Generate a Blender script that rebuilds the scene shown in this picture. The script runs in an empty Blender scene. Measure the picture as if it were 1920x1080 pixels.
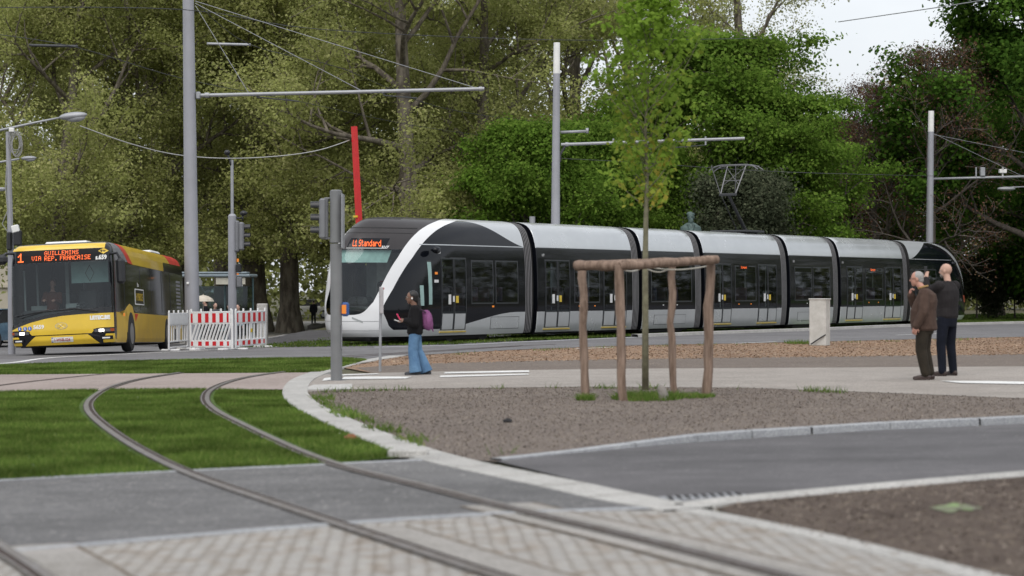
import bpy, bmesh, math, random
import numpy as np
from mathutils import Vector, Matrix, noise as mnoise
R = math.radians
SC = bpy.context.scene
COL = SC.collection
# ------------------------------------------------------------------ camera
F, CX, HY, CH = 4090.0, 960.0, 543.0, 1.5      # focal length in photo pixels, centre column, horizon row, eye height
cam_d = bpy.data.cameras.new('camera'); cam = bpy.data.objects.new('camera', cam_d); COL.objects.link(cam)
cam_d.lens = F/1920*36; cam_d.sensor_width = 36; cam_d.clip_start = .1; cam_d.clip_end = 3000
cam.location = (0, 0, CH); cam.rotation_euler = (R(90)+math.atan(3/F), 0, 0)
cam_d.dof.use_dof = True; cam_d.dof.focus_distance = 66; cam_d.dof.aperture_fstop = 2.0
SC.camera = cam
# ------------------------------------------------------------------ light
EL, AZ = 54, 186          # sun elevation, and compass direction it comes from (0 = +Y)
w = bpy.data.worlds.new('World'); SC.world = w; w.use_nodes = True
nt = w.node_tree; bg = nt.nodes['Background']
sky = nt.nodes.new('ShaderNodeTexSky'); sky.sky_type = 'NISHITA'; sky.sun_disc = False
sky.sun_elevation = R(EL); sky.sun_rotation = R(AZ); sky.air_density = 1.3; sky.dust_density = 3.0
tc = nt.nodes.new('ShaderNodeTexCoord'); mp = nt.nodes.new('ShaderNodeMapping'); mp.inputs['Scale'].default_value = (1, 1, 3)
nz = nt.nodes.new('ShaderNodeTexNoise'); nz.inputs['Scale'].default_value = 2.2; nz.inputs['Detail'].default_value = 7; nz.inputs['Roughness'].default_value = .55
rp = nt.nodes.new('ShaderNodeValToRGB'); rp.color_ramp.elements[0].position = .3; rp.color_ramp.elements[0].color = (6.4, 6.7, 7.2, 1)
rp.color_ramp.elements[1].position = .68; rp.color_ramp.elements[1].color = (8.8, 9.0, 9.3, 1)
mx = nt.nodes.new('ShaderNodeMixRGB'); mx.inputs[0].default_value = .82
nt.links.new(tc.outputs['Generated'], mp.inputs['Vector']); nt.links.new(mp.outputs['Vector'], nz.inputs['Vector'])
nt.links.new(nz.outputs['Fac'], rp.inputs['Fac']); nt.links.new(sky.outputs[0], mx.inputs[1]); nt.links.new(rp.outputs[0], mx.inputs[2])
nt.links.new(mx.outputs[0], bg.inputs['Color']); bg.inputs['Strength'].default_value = .13
sun_d = bpy.data.lights.new('sun', 'SUN'); sun_d.energy = 2.0; sun_d.angle = R(55); sun_d.color = (1, .955, .9)
sun = bpy.data.objects.new('sun', sun_d); COL.objects.link(sun)
a = R(AZ); sdir = Vector((math.sin(a)*math.cos(R(EL)), math.cos(a)*math.cos(R(EL)), math.sin(R(EL))))
sun.rotation_euler = sdir.to_track_quat('Z', 'Y').to_euler()
SC.view_settings.view_transform = 'Standard'; SC.view_settings.look = 'None'; SC.view_settings.exposure = 0; SC.view_settings.gamma = 1
SC.cycles.max_bounces = 7; SC.cycles.diffuse_bounces = 4; SC.cycles.glossy_bounces = 3; SC.cycles.transparent_max_bounces = 10; SC.cycles.transmission_bounces = 3
SC.cycles.use_denoising = True; SC.cycles.sample_clamp_indirect = 6
SC.cycles.use_adaptive_sampling = True; SC.cycles.adaptive_threshold = .015
# ------------------------------------------------------------------ photo measure -> place
def sstep(a, b, v):
    t = max(0, min(1, (v-a)/(b-a))); return t*t*(3-2*t)
def gz(x, y):
    xl = min(x, 0); xr = max(x, 0)
    z = .0145*max(xl, -16) + .0145*min(xr, 12)*(1-sstep(36, 56, y))
    z -= .022*max(0, min(y-56, 22))*(1-sstep(-10.2, -8.2, x))
    return z
def G(px, py):
    z = 0
    for _ in range(30):
        d = (CH-z)*F/(py-HY); x = (px-CX)*d/F; z = gz(x, d)*.5+z*.5
    return (x, d)
def W(px, py, d): return Vector(((px-CX)*d/F, d, CH-(py-HY)*d/F))
def X(px, d): return (px-CX)*d/F
# ------------------------------------------------------------------ object helpers
def tag(o, label=None, cat=None, group=None, kind=None):
    if label: o['label'] = label
    if cat: o['category'] = cat
    if group: o['group'] = group
    if kind: o['kind'] = kind
    return o
def thing(name, loc, rz=0, label=None, cat=None, group=None, rot=None):
    o = bpy.data.objects.new(name, None); COL.objects.link(o); o.location = loc; o.rotation_euler = rot or (0, 0, rz)
    o.empty_display_size = .3
    return tag(o, label, cat, group)
def copy_tree(o, parent=None):
    c = o.copy(); COL.objects.link(c); c.parent = parent
    for ch in list(o.children): copy_tree(ch, c)
    return c
class MB:
    def __init__(s): s.v = []; s.f = []; s.m = []; s.X = None
    def add(s, vs, fs, m=0):
        b = len(s.v)
        if s.X is not None: vs = [s.X @ Vector(p) for p in vs]
        s.v += [tuple(p) for p in vs]; s.f += [tuple(i+b for i in f) for f in fs]
        s.m += (m if isinstance(m, list) else [m]*len(fs)); return s
    def box(s, c, d, m=0, rot=None, bev=0):
        x, y, z = d[0]/2, d[1]/2, d[2]/2
        if bev > 0:
            b = min(bev, x*.9, y*.9, z*.9); vs = []
            for sx in (-1, 1):
                for sy in (-1, 1):
                    for sz in (-1, 1):
                        vs += [(sx*(x-b), sy*(y-b), sz*z), (sx*(x-b), sy*y, sz*(z-b)), (sx*x, sy*(y-b), sz*(z-b))]
            def I(sx, sy, sz, k): return ((sx > 0)*4+(sy > 0)*2+(sz > 0))*3+k
            fs = []
            for q in (-1, 1):
                fs.append([I(-1, -1, q, 0), I(1, -1, q, 0), I(1, 1, q, 0), I(-1, 1, q, 0)][::q])
                fs.append([I(-1, q, -1, 1), I(-1, q, 1, 1), I(1, q, 1, 1), I(1, q, -1, 1)][::q])
                fs.append([I(q, -1, -1, 2), I(q, 1, -1, 2), I(q, 1, 1, 2), I(q, -1, 1, 2)][::q])
            for p in (-1, 1):
                for q in (-1, 1):
                    fs.append([I(-1, p, q, 0), I(1, p, q, 0), I(1, p, q, 1), I(-1, p, q, 1)][::-p*q])
                    fs.append([I(p, -1, q, 0), I(p, 1, q, 0), I(p, 1, q, 2), I(p, -1, q, 2)][::p*q])
                    fs.append([I(p, q, -1, 1), I(p, q, 1, 1), I(p, q, 1, 2), I(p, q, -1, 2)][::-p*q])
                    for r in (-1, 1): fs.append([I(p, q, r, 0), I(p, q, r, 1), I(p, q, r, 2)][::p*q*r])
        else:
            vs = [(sx*x, sy*y, sz*z) for sx in (-1, 1) for sy in (-1, 1) for sz in (-1, 1)]
            fs = [(0, 1, 3, 2), (4, 6, 7, 5), (0, 4, 5, 1), (2, 3, 7, 6), (0, 2, 6, 4), (1, 5, 7, 3)]
        if rot is not None:
            M = rot if isinstance(rot, Matrix) else Matrix.Rotation(rot, 3, 'Z'); vs = [M @ Vector(p) for p in vs]
        c = Vector(c); return s.add([Vector(p)+c for p in vs], fs, m)
    def tube(s, pts, rs, n=8, m=0, caps=True, ax=None):
        pts = [Vector(p) for p in pts]; N = len(pts)
        if not isinstance(rs, (list, tuple)): rs = [rs]*N
        vs = []; prev = None
        for i in range(N):
            t = (pts[min(i+1, N-1)]-pts[max(i-1, 0)]).normalized()
            if prev is None:
                u = Vector(ax) if ax else (Vector((0, 0, 1)) if abs(t.z) < .9 else Vector((1, 0, 0)))
            else: u = prev
            u = (u-t*u.dot(t)).normalized(); prev = u; v = t.cross(u)
            r = rs[i]; ra, rb = r if isinstance(r, tuple) else (r, r)
            for k in range(n):
                a = 2*math.pi*k/n; vs.append(pts[i]+u*math.cos(a)*ra+v*math.sin(a)*rb)
        fs = [(i*n+k, i*n+(k+1) % n, (i+1)*n+(k+1) % n, (i+1)*n+k) for i in range(N-1) for k in range(n)]
        if caps: fs += [tuple(range(n))[::-1], tuple(range((N-1)*n, N*n))]
        return s.add(vs, fs, m)
    def cyl(s, p0, p1, r0, r1=None, n=16, m=0): return s.tube([p0, p1], [r0, r0 if r1 is None else r1], n, m)
    def ell(s, c, r, m=0, nu=16, nv=10, rot=None):
        c = Vector(c); vs = []
        for j in range(nv+1):
            th = math.pi*j/nv
            for i in range(nu):
                a = 2*math.pi*i/nu; p = Vector((r[0]*math.sin(th)*math.cos(a), r[1]*math.sin(th)*math.sin(a), r[2]*math.cos(th)))
                vs.append((rot @ p if rot is not None else p)+c)
        return s.add(vs, [(j*nu+i, (j+1)*nu+i, (j+1)*nu+(i+1) % nu, j*nu+(i+1) % nu) for j in range(nv) for i in range(nu)], m)
    def loft(s, rings, m=0, caps=True, closed=True):
        n = len(rings[0]); vs = [p for r in rings for p in r]; e = n if closed else n-1
        fs = [(i*n+k, i*n+(k+1) % n, (i+1)*n+(k+1) % n, (i+1)*n+k) for i in range(len(rings)-1) for k in range(e)]
        if caps: fs += [tuple(range(n))[::-1], tuple(range((len(rings)-1)*n, len(rings)*n))]
        return s.add(vs, fs, m)
    def prism(s, poly, f, h, m=0):
        # poly in 2D; f(u, v, w) maps to 3D, extruded w = 0..h
        n = len(poly); vs = [f(u, v, 0) for u, v in poly]+[f(u, v, h) for u, v in poly]
        fs = [tuple(range(n))[::-1], tuple(range(n, 2*n))]+[(k, (k+1) % n, n+(k+1) % n, n+k) for k in range(n)]
        return s.add(vs, fs, m)
    def build(s, name, mats, parent=None, smooth=False, fix=True, loc=None, ang=None):
        me = bpy.data.meshes.new(name); me.from_pydata(s.v, [], s.f)
        mats = mats if isinstance(mats, (list, tuple)) else [mats]
        for k in mats: me.materials.append(k)
        if len(mats) > 1: me.polygons.foreach_set('material_index', s.m)
        if fix:
            bm = bmesh.new(); bm.from_mesh(me)
            bmesh.ops.recalc_face_normals(bm, faces=bm.faces)
            if smooth and ang:
                for e in bm.edges:
                    if len(e.link_faces) == 2 and e.calc_face_angle(0) > R(ang): e.smooth = False
            bm.to_mesh(me); bm.free()
        if smooth: me.polygons.foreach_set('use_smooth', [True]*len(me.polygons))
        me.update()
        o = bpy.data.objects.new(name, me); COL.objects.link(o); o.parent = parent
        if loc: o.location = loc
        return o
def np_mesh(name, verts, faces, mat, attrs=None, parent=None):
    me = bpy.data.meshes.new(name); nf, k = faces.shape
    me.vertices.add(len(verts)); me.vertices.foreach_set('co', verts.astype(np.float32).ravel())
    me.loops.add(nf*k); me.loops.foreach_set('vertex_index', faces.astype(np.int32).ravel())
    me.polygons.add(nf); me.polygons.foreach_set('loop_start', np.arange(0, nf*k, k, dtype=np.int32))
    for nm, arr in (attrs or {}).items():
        a_ = me.attributes.new(nm, 'FLOAT', 'POINT'); a_.data.foreach_set('value', arr.astype(np.float32))
    me.materials.append(mat); me.update(calc_edges=True)
    o = bpy.data.objects.new(name, me); COL.objects.link(o); o.parent = parent
    return o
# ------------------------------------------------------------------ materials
def nodes(name):
    m = bpy.data.materials.new(name); m.use_nodes = True; n = m.node_tree
    return m, n, n.nodes['Principled BSDF']
def nd(n, t, **k):
    x = n.nodes.new(t)
    for a_, b_ in k.items():
        if a_.startswith('_'): setattr(x, a_[1:], b_)
        else: x.inputs[a_].default_value = b_
    return x
def c4(c): return (c[0], c[1], c[2], 1)
def M(name, col, rough=.6, metal=0, col2=None, ns=6, nd_=4, bump=0, bs=40, coat=0, emit=0, stretch=None, spec=.5, rv=.0, lo=.35, hi=.68):
    m, n, b = nodes(name); L = n.links
    t = nd(n, 'ShaderNodeTexCoord'); mpn = nd(n, 'ShaderNodeMapping')
    if stretch: mpn.inputs['Scale'].default_value = stretch
    L.new(t.outputs['Object'], mpn.inputs['Vector'])
    z = nd(n, 'ShaderNodeTexNoise', Scale=ns, Detail=nd_, Roughness=.6); L.new(mpn.outputs[0], z.inputs['Vector'])
    r = nd(n, 'ShaderNodeValToRGB'); e = r.color_ramp.elements
    col2 = col2 or tuple(c*.82 for c in col)
    e[0].position = lo; e[0].color = c4(col2); e[1].position = hi; e[1].color = c4(col)
    L.new(z.outputs['Fac'], r.inputs['Fac']); L.new(r.outputs[0], b.inputs['Base Color'])
    b.inputs['Roughness'].default_value = rough; b.inputs['Metallic'].default_value = metal
    b.inputs['Specular IOR Level'].default_value = spec
    if rv:
        mr = nd(n, 'ShaderNodeMapRange'); mr.inputs['To Min'].default_value = max(0, rough-rv); mr.inputs['To Max'].default_value = min(1, rough+rv)
        L.new(z.outputs['Fac'], mr.inputs['Value']); L.new(mr.outputs[0], b.inputs['Roughness'])
    if coat: b.inputs['Coat Weight'].default_value = coat; b.inputs['Coat Roughness'].default_value = .06
    if bump:
        z2 = nd(n, 'ShaderNodeTexNoise', Scale=bs, Detail=3); L.new(mpn.outputs[0], z2.inputs['Vector'])
        bp = nd(n, 'ShaderNodeBump', Strength=bump, Distance=.02); L.new(z2.outputs['Fac'], bp.inputs['Height']); L.new(bp.outputs[0], b.inputs['Normal'])
    if emit:
        b.inputs['Emission Color'].default_value = c4(col); b.inputs['Emission Strength'].default_value = emit
    return m
def ground_mat(name, cols, scales, rough=.9, bump=.3, speck=None, speck_scale=60, speck_th=.72, dist=.01, streak=None):
    """large patches x fine grain; world coordinates because every ground sheet is built in place"""
    m, n, b = nodes(name); L = n.links
    t = nd(n, 'ShaderNodeTexCoord')
    def noi(s, d=5, r=.6):
        z = nd(n, 'ShaderNodeTexNoise', Scale=s, Detail=d, Roughness=r); L.new(t.outputs['Object'], z.inputs['Vector']); return z
    z1 = noi(scales[0]); z2 = noi(scales[1]); z3 = noi(scales[2], 3)
    r1 = nd(n, 'ShaderNodeValToRGB'); e = r1.color_ramp.elements
    e[0].position = .32; e[0].color = c4(cols[0]); e[1].position = .68; e[1].color = c4(cols[2])
    k = e.new(.5); k.color = c4(cols[1])
    ad = nd(n, 'ShaderNodeMath', _operation='MULTIPLY_ADD'); L.new(z2.outputs['Fac'], ad.inputs[0]); ad.inputs[1].default_value = .5
    hf = nd(n, 'ShaderNodeMath', _operation='MULTIPLY'); L.new(z1.outputs['Fac'], hf.inputs[0]); hf.inputs[1].default_value = .5
    L.new(hf.outputs[0], ad.inputs[2]); L.new(ad.outputs[0], r1.inputs['Fac'])
    mr = nd(n, 'ShaderNodeMapRange'); mr.inputs['From Min'].default_value = .3; mr.inputs['From Max'].default_value = .7
    mr.inputs['To Min'].default_value = .6; mr.inputs['To Max'].default_value = 1.35; L.new(z3.outputs['Fac'], mr.inputs['Value'])
    mu = nd(n, 'ShaderNodeVectorMath', _operation='SCALE'); L.new(r1.outputs[0], mu.inputs[0]); L.new(mr.outputs[0], mu.inputs['Scale'])
    out = mu.outputs[0]
    if speck:
        v = nd(n, 'ShaderNodeTexVoronoi', Scale=speck_scale); L.new(t.outputs['Object'], v.inputs['Vector'])
        gt = nd(n, 'ShaderNodeMath', _operation='GREATER_THAN'); L.new(v.outputs['Color'], gt.inputs[0]); gt.inputs[1].default_value = speck_th
        mm = nd(n, 'ShaderNodeMixRGB'); L.new(gt.outputs[0], mm.inputs[0]); L.new(out, mm.inputs[1]); mm.inputs[2].default_value = c4(speck); out = mm.outputs[0]
    if streak:      # worn wheel paths and stains: (angle, scale across, strength)
        mp_ = nd(n, 'ShaderNodeMapping'); mp_.inputs['Rotation'].default_value = (0, 0, R(streak[0])); mp_.inputs['Scale'].default_value = (.06, streak[1], 1); L.new(t.outputs['Object'], mp_.inputs['Vector'])
        z5 = nd(n, 'ShaderNodeTexNoise', Scale=1, Detail=5, Roughness=.65); L.new(mp_.outputs[0], z5.inputs['Vector']); z6 = noi(.9, 7, .7)
        a5 = nd(n, 'ShaderNodeMath', _operation='ADD'); L.new(z5.outputs['Fac'], a5.inputs[0]); L.new(z6.outputs['Fac'], a5.inputs[1])
        m5 = nd(n, 'ShaderNodeMapRange'); m5.inputs['From Min'].default_value = .7; m5.inputs['From Max'].default_value = 1.3; m5.inputs['To Min'].default_value = 1-streak[2]; m5.inputs['To Max'].default_value = 1+streak[2]
        L.new(a5.outputs[0], m5.inputs['Value']); s5 = nd(n, 'ShaderNodeVectorMath', _operation='SCALE'); L.new(out, s5.inputs[0]); L.new(m5.outputs[0], s5.inputs['Scale']); out = s5.outputs[0]
    L.new(out, b.inputs['Base Color']); b.inputs['Roughness'].default_value = rough; b.inputs['Specular IOR Level'].default_value = .25
    bp = nd(n, 'ShaderNodeBump', Strength=bump, Distance=dist); L.new(z3.outputs['Fac'], bp.inputs['Height']); L.new(bp.outputs[0], b.inputs['Normal'])
    return m
def leaf_mat(name, c1, c2, c3, trans=.35, ns=.35, lo=.75, hi=1.25):
    m, n, b = nodes(name); L = n.links
    at = nd(n, 'ShaderNodeAttribute', _attribute_name='tint'); r = nd(n, 'ShaderNodeValToRGB'); e = r.color_ramp.elements
    e[0].color = c4(c1); e[1].color = c4(c3); k = e.new(.5); k.color = c4(c2); L.new(at.outputs['Fac'], r.inputs['Fac'])
    t = nd(n, 'ShaderNodeTexCoord'); z = nd(n, 'ShaderNodeTexNoise', Scale=ns, Detail=4); L.new(t.outputs['Object'], z.inputs['Vector'])
    mr = nd(n, 'ShaderNodeMapRange'); mr.inputs['From Min'].default_value = .35; mr.inputs['From Max'].default_value = .65
    mr.inputs['To Min'].default_value = lo; mr.inputs['To Max'].default_value = hi; L.new(z.outputs['Fac'], mr.inputs['Value'])
    mu = nd(n, 'ShaderNodeVectorMath', _operation='SCALE'); L.new(r.outputs[0], mu.inputs[0]); L.new(mr.outputs[0], mu.inputs['Scale'])
    d = nd(n, 'ShaderNodeBsdfDiffuse'); tr = nd(n, 'ShaderNodeBsdfTranslucent'); ms = nd(n, 'ShaderNodeMixShader', Fac=trans)
    L.new(mu.outputs[0], d.inputs[0]); L.new(mu.outputs[0], tr.inputs[0]); L.new(d.outputs[0], ms.inputs[1]); L.new(tr.outputs[0], ms.inputs[2])
    L.new(ms.outputs[0], n.nodes['Material Output'].inputs['Surface']); n.nodes.remove(b)
    return m
def glass_mat(name, tint, trans=.5, rough=.03):
    m, n, b = nodes(name); L = n.links; n.nodes.remove(b)
    tr = nd(n, 'ShaderNodeBsdfTransparent'); tr.inputs[0].default_value = c4(tint)
    df = nd(n, 'ShaderNodeBsdfDiffuse'); df.inputs[0].default_value = (.01, .012, .013, 1)
    gl = nd(n, 'ShaderNodeBsdfGlossy', Roughness=rough); gl.inputs[0].default_value = (.9, .95, 1, 1)
    lw = nd(n, 'ShaderNodeLayerWeight', Blend=.5); pw = nd(n, 'ShaderNodeMath', _operation='POWER'); pw.inputs[1].default_value = 5; L.new(lw.outputs['Facing'], pw.inputs[0])
    fr = nd(n, 'ShaderNodeMath', _operation='MULTIPLY_ADD'); fr.inputs[1].default_value = .95; fr.inputs[2].default_value = .045; L.new(pw.outputs[0], fr.inputs[0])
    m1 = nd(n, 'ShaderNodeMixShader', Fac=trans); L.new(df.outputs[0], m1.inputs[1]); L.new(tr.outputs[0], m1.inputs[2])
    m2 = nd(n, 'ShaderNodeMixShader'); L.new(fr.outputs[0], m2.inputs[0]); L.new(m1.outputs[0], m2.inputs[1]); L.new(gl.outputs[0], m2.inputs[2])
    L.new(m2.outputs[0], n.nodes['Material Output'].inputs['Surface']); return m
def emit_mat(name, col, s):
    m, n, b = nodes(name); b.inputs['Base Color'].default_value = c4([c*.3 for c in col]); b.inputs['Emission Color'].default_value = c4(col); b.inputs['Emission Strength'].default_value = s
    return m
MT = dict(
 galv=M('galvanised steel', (.36, .37, .39), .5, .35, ns=3, rv=.08, bump=.03),
 mast=M('grey painted mast', (.32, .325, .36), .5, .1, col2=(.28, .285, .31), ns=1.4, rv=.06),
 white=M('white paint', (.78, .78, .76), .45, 0, ns=5, col2=(.7, .7, .68)),
 red=M('red paint', (.62, .02, .02), .4, 0, ns=3),
 black=M('black plastic', (.018, .019, .022), .4), rubber=M('rubber', (.02, .02, .021), .85, bump=.1),
 dark=M('dark steel', (.05, .052, .056), .5, .3), yellow=M('yellow paint', (.75, .52, .03), .4),
 orange=emit_mat('orange glow', (1, .3, .03), .5),
 led=emit_mat('amber lamps', (1, .15, .025), 1.7), lamp=emit_mat('headlight glow', (1, .95, .85), 6),
 wood=M('weathered wood', (.3, .215, .165), .85, col2=(.13, .085, .06), ns=5, nd_=6, bump=.5, bs=22, stretch=(4, 4, .5)),
 concrete=ground_mat('pale concrete', [(.36, .35, .33), (.43, .42, .40), (.5, .49, .47)], (.5, 6, 60), .85, .15),
)
# ------------------------------------------------------------------ ground
XS = [-60, -30, -20, -16, -14, -12]+[x*1.0 for x in range(-11, 13)]+[14, 18, 24, 40]
YS = list(range(6, 60, 3))+list(range(60, 96, 6))+[110, 140, 200]
def drape(pts, layer, name, mat, kind='structure', label=None, cat=None, parent=None):
    bm = bmesh.new(); vs = [bm.verts.new((x, y, 0)) for x, y in pts]
    f = bm.faces.new(vs); bmesh.ops.triangulate(bm, faces=[f])
    xa, xb = min(p[0] for p in pts), max(p[0] for p in pts); ya, yb = min(p[1] for p in pts), max(p[1] for p in pts)
    for c, n_, lo, hi in [((x, 0, 0), (1, 0, 0), xa, xb) for x in XS]+[((0, y, 0), (0, 1, 0), ya, yb) for y in YS]:
        v = c[0] if n_[0] else c[1]
        if lo < v < hi: bmesh.ops.bisect_plane(bm, geom=bm.verts[:]+bm.edges[:]+bm.faces[:], plane_co=c, plane_no=n_, dist=1e-5)
    for v in bm.verts: v.co.z = gz(v.co.x, v.co.y)+layer*.004
    bmesh.ops.recalc_face_normals(bm, faces=bm.faces)
    for f in bm.faces:
        if f.normal.z < 0: f.normal_flip()
    me = bpy.data.meshes.new(name); bm.to_mesh(me); bm.free(); me.materials.append(mat)
    o = bpy.data.objects.new(name, me); COL.objects.link(o); o.parent = parent
    return tag(o, label, cat, None, kind)
def spl(pts, k=6):
    """Catmull-Rom through ground points"""
    P = [Vector((p[0], p[1])) for p in pts]; P = [P[0]*2-P[1]]+P+[P[-1]*2-P[-2]]; out = []
    for i in range(1, len(P)-2):
        for j in range(k):
            t = j/k; a_, b_, c_, d_ = P[i-1:i+3]
            out.append(.5*((2*b_)+(c_-a_)*t+(2*a_-5*b_+4*c_-d_)*t*t+(3*b_-a_-3*c_+d_)*t**3))
    out.append(P[-2]); return out
def GP(l): return [G(*p) for p in l]
def offset(P, d):
    out = []
    for i, p in enumerate(P):
        t = (P[min(i+1, len(P)-1)]-P[max(i-1, 0)]).normalized(); out.append(p+Vector((-t.y, t.x))*d)
    return out
def sweep(P, prof, name, mats, mi=None, z0=0, hfun=None, **kw):
    """sweep an open cross-section [(offset, height)] along a ground line"""
    mb = MB(); n = len(prof); vs = []
    offs = [offset(P, o) for o, h in prof]
    for i in range(len(P)):
        for k, (o, h) in enumerate(prof):
            p = offs[k][i]; vs.append((p.x, p.y, gz(p.x, p.y)+z0+h*(hfun(i/(len(P)-1)) if hfun else 1)))
    fs = []; ms = []
    for i in range(len(P)-1):
        for k in range(n-1): fs.append((i*n+k, i*n+k+1, (i+1)*n+k+1, (i+1)*n+k)); ms.append(mi[k] if mi else 0)
    mb.add(vs, fs, ms)
    o = mb.build(name, mats, fix=False)
    if o.data.polygons and o.data.polygons[0].normal.z < -.1: o.data.flip_normals()
    return tag(o, kind='structure', **kw)
m_grass = ground_mat('grass turf', [(.05, .075, .02), (.07, .12, .024), (.11, .15, .04)], (.5, 5, 40), .95, .6, dist=.03)
m_soil = ground_mat('grey brown soil', [(.135, .11, .094), (.165, .137, .118), (.195, .165, .14)], (.5, 9, 38), .95, .8, speck=(.30, .25, .19), speck_scale=26, speck_th=.86, dist=.03)
m_soil2 = ground_mat('orange leaf litter', [(.15, .11, .085), (.25, .165, .11), (.33, .225, .15)], (.3, 7, 30), .95, .8, speck=(.34, .27, .19), speck_scale=14, speck_th=.85, dist=.03)
m_soil3 = ground_mat('dark soil', [(.06, .043, .033), (.10, .075, .06), (.15, .12, .095)], (.9, 9, 40), .95, .9, speck=(.2, .16, .12), speck_scale=24, speck_th=.87, dist=.04)
m_asph = ground_mat('coarse grey asphalt', [(.10, .099, .10), (.135, .133, .133), (.175, .172, .17)], (.35, 5, 34), .9, .5, streak=(10, .9, .22), speck=(.30, .29, .28), speck_scale=38, speck_th=.9)
m_road = ground_mat('smooth dark asphalt', [(.088, .084, .087), (.10, .096, .099), (.115, .11, .113)], (.25, 2, 60), .82, .2, streak=(16, .8, .28), speck=(.16, .155, .15), speck_scale=30, speck_th=.93)
m_road2 = ground_mat('worn road asphalt', [(.125, .123, .125), (.155, .151, .155), (.19, .185, .185)], (.3, 3, 50), .85, .2, streak=(25, .7, .2))
m_pink = ground_mat('pinkish gravel asphalt', [(.24, .195, .18), (.30, .25, .225), (.36, .30, .28)], (.4, 6, 50), .9, .3)
m_path = ground_mat('pale concrete path', [(.25, .225, .20), (.30, .272, .245), (.35, .32, .29)], (.25, 3, 40), .9, .2, streak=(0, .8, .12))
m_plaza = ground_mat('plaza paving', [(.24, .225, .21), (.3, .285, .265), (.35, .33, .31)], (.1, 1, 20), .9, .1)
m_park = ground_mat('park earth', [(.07, .06, .04), (.09, .085, .05), (.10, .11, .04)], (.1, 1, 8), .95, .3)
m_kerb = ground_mat('granite kerb', [(.27, .28, .30), (.33, .34, .355), (.39, .40, .41)], (.7, 7, 60), .8, .2)
m_kerbw = ground_mat('pale kerb stone', [(.31, .305, .29), (.40, .39, .37), (.48, .47, .45)], (.9, 7, 60), .85, .3)
m_paint = ground_mat('white road paint', [(.55, .55, .53), (.7, .7, .68), (.76, .76, .75)], (2, 14, 50), .7, .1)
# setts
def setts():
    m, n, b = nodes('granite setts'); L = n.links
    t = nd(n, 'ShaderNodeTexCoord'); mp_ = nd(n, 'ShaderNodeMapping'); mp_.inputs['Rotation'].default_value = (0, 0, R(-38)); L.new(t.outputs['Object'], mp_.inputs['Vector'])
    zz = nd(n, 'ShaderNodeTexNoise', Scale=3, Detail=3); L.new(mp_.outputs[0], zz.inputs['Vector'])
    va = nd(n, 'ShaderNodeVectorMath', _operation='MULTIPLY_ADD'); L.new(zz.outputs['Color'], va.inputs[0]); va.inputs[1].default_value = (.05, .05, 0); L.new(mp_.outputs[0], va.inputs[2])
    br = nd(n, 'ShaderNodeTexBrick', Scale=1, **{'Mortar Size': .016, 'Mortar Smooth': .5, 'Bias': 0, 'Brick Width': .12, 'Row Height': .085}); L.new(va.outputs[0], br.inputs['Vector'])
    br.inputs['Color1'].default_value = (.40, .385, .36, 1); br.inputs['Color2'].default_value = (.32, .31, .295, 1); br.inputs['Mortar'].default_value = (.24, .215, .185, 1)
    z = nd(n, 'ShaderNodeTexNoise', Scale=5, Detail=6); L.new(t.outputs['Object'], z.inputs['Vector'])
    r = nd(n, 'ShaderNodeValToRGB'); e = r.color_ramp.elements; e[0].position = .36; e[0].color = (.78, .70, .62, 1); e[1].position = .5; e[1].color = (1, 1, 1, 1); L.new(z.outputs['Fac'], r.inputs['Fac'])
    mu = nd(n, 'ShaderNodeMixRGB', _blend_type='MULTIPLY', Fac=1.0); L.new(br.outputs['Color'], mu.inputs[1]); L.new(r.outputs[0], mu.inputs[2]); L.new(mu.outputs[0], b.inputs['Base Color'])
    b.inputs['Roughness'].default_value = .8
    bp = nd(n, 'ShaderNodeBump', Strength=.8, Distance=.03, _invert=True); L.new(br.outputs['Fac'], bp.inputs['Height']); L.new(bp.outputs[0], b.inputs['Normal'])
    return m
m_setts = setts()
# base sheet to the horizon
def base():
    xs = [-1200, -300, -120]+XS+[60, 120, 300, 1200]; ys = [-60, 0]+YS+[320, 600, 1800]
    vs = [(x, y, gz(x, y)-.02) for y in ys for x in xs]; n = len(xs)
    fs = [(j*n+i, j*n+i+1, (j+1)*n+i+1, (j+1)*n+i) for j in range(len(ys)-1) for i in range(n-1)]
    mb = MB(); mb.add(vs, fs); tag(mb.build('ground', m_park, fix=False), kind='structure')
base()
road_near = [(-400, 700), (0, 686), (200, 679), (450, 674), (640, 672), (690, 676), (720, 670), (830, 664), (1000, 655), (1200, 648), (1540, 641), (1700, 637), (1920, 632), (2300, 624)]
road_far = [(2300, 598), (1920, 606), (1700, 612), (1560, 618), (1340, 626), (1190, 632), (850, 647), (640, 651), (440, 653), (330, 652), (200, 646), (-400, 640)]
drape(GP([(-600, 640), (300, 640), (440, 650), (480, 648), (560, 641), (640, 637)])+[(-9, 84), (-10, 150), (-80, 150)], 1, 'plaza_paving', m_plaza)
drape(GP([(436, 653), (490, 648), (560, 641), (640, 636)])+[(-6.4, 70), (30, 135), (60, 135), (60, 100)]+GP(road_far[1:9]), 2, 'tram_lawn', m_grass)
drape(GP(road_near)+GP(road_far), 3, 'road', m_road2)
FT = [(-400, 706), (0, 703), (300, 701), (600, 699)]
ET = [(-300, 738), (0, 736), (190, 732), (400, 731), (548, 731)]
Mk = [(745, 668), (690, 677), (640, 687), (600, 699), (566, 714), (553, 735), (568, 757), (620, 785), (690, 815), (760, 842), (850, 868), (960, 892), (1060, 913), (1160, 935), (1290, 958)]
BT = [(-300, 925), (0, 903), (300, 887), (600, 873), (860, 861)]
BB = [(1300, 953), (1120, 958), (900, 967), (560, 990), (90, 1030), (-300, 1062)]
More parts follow.
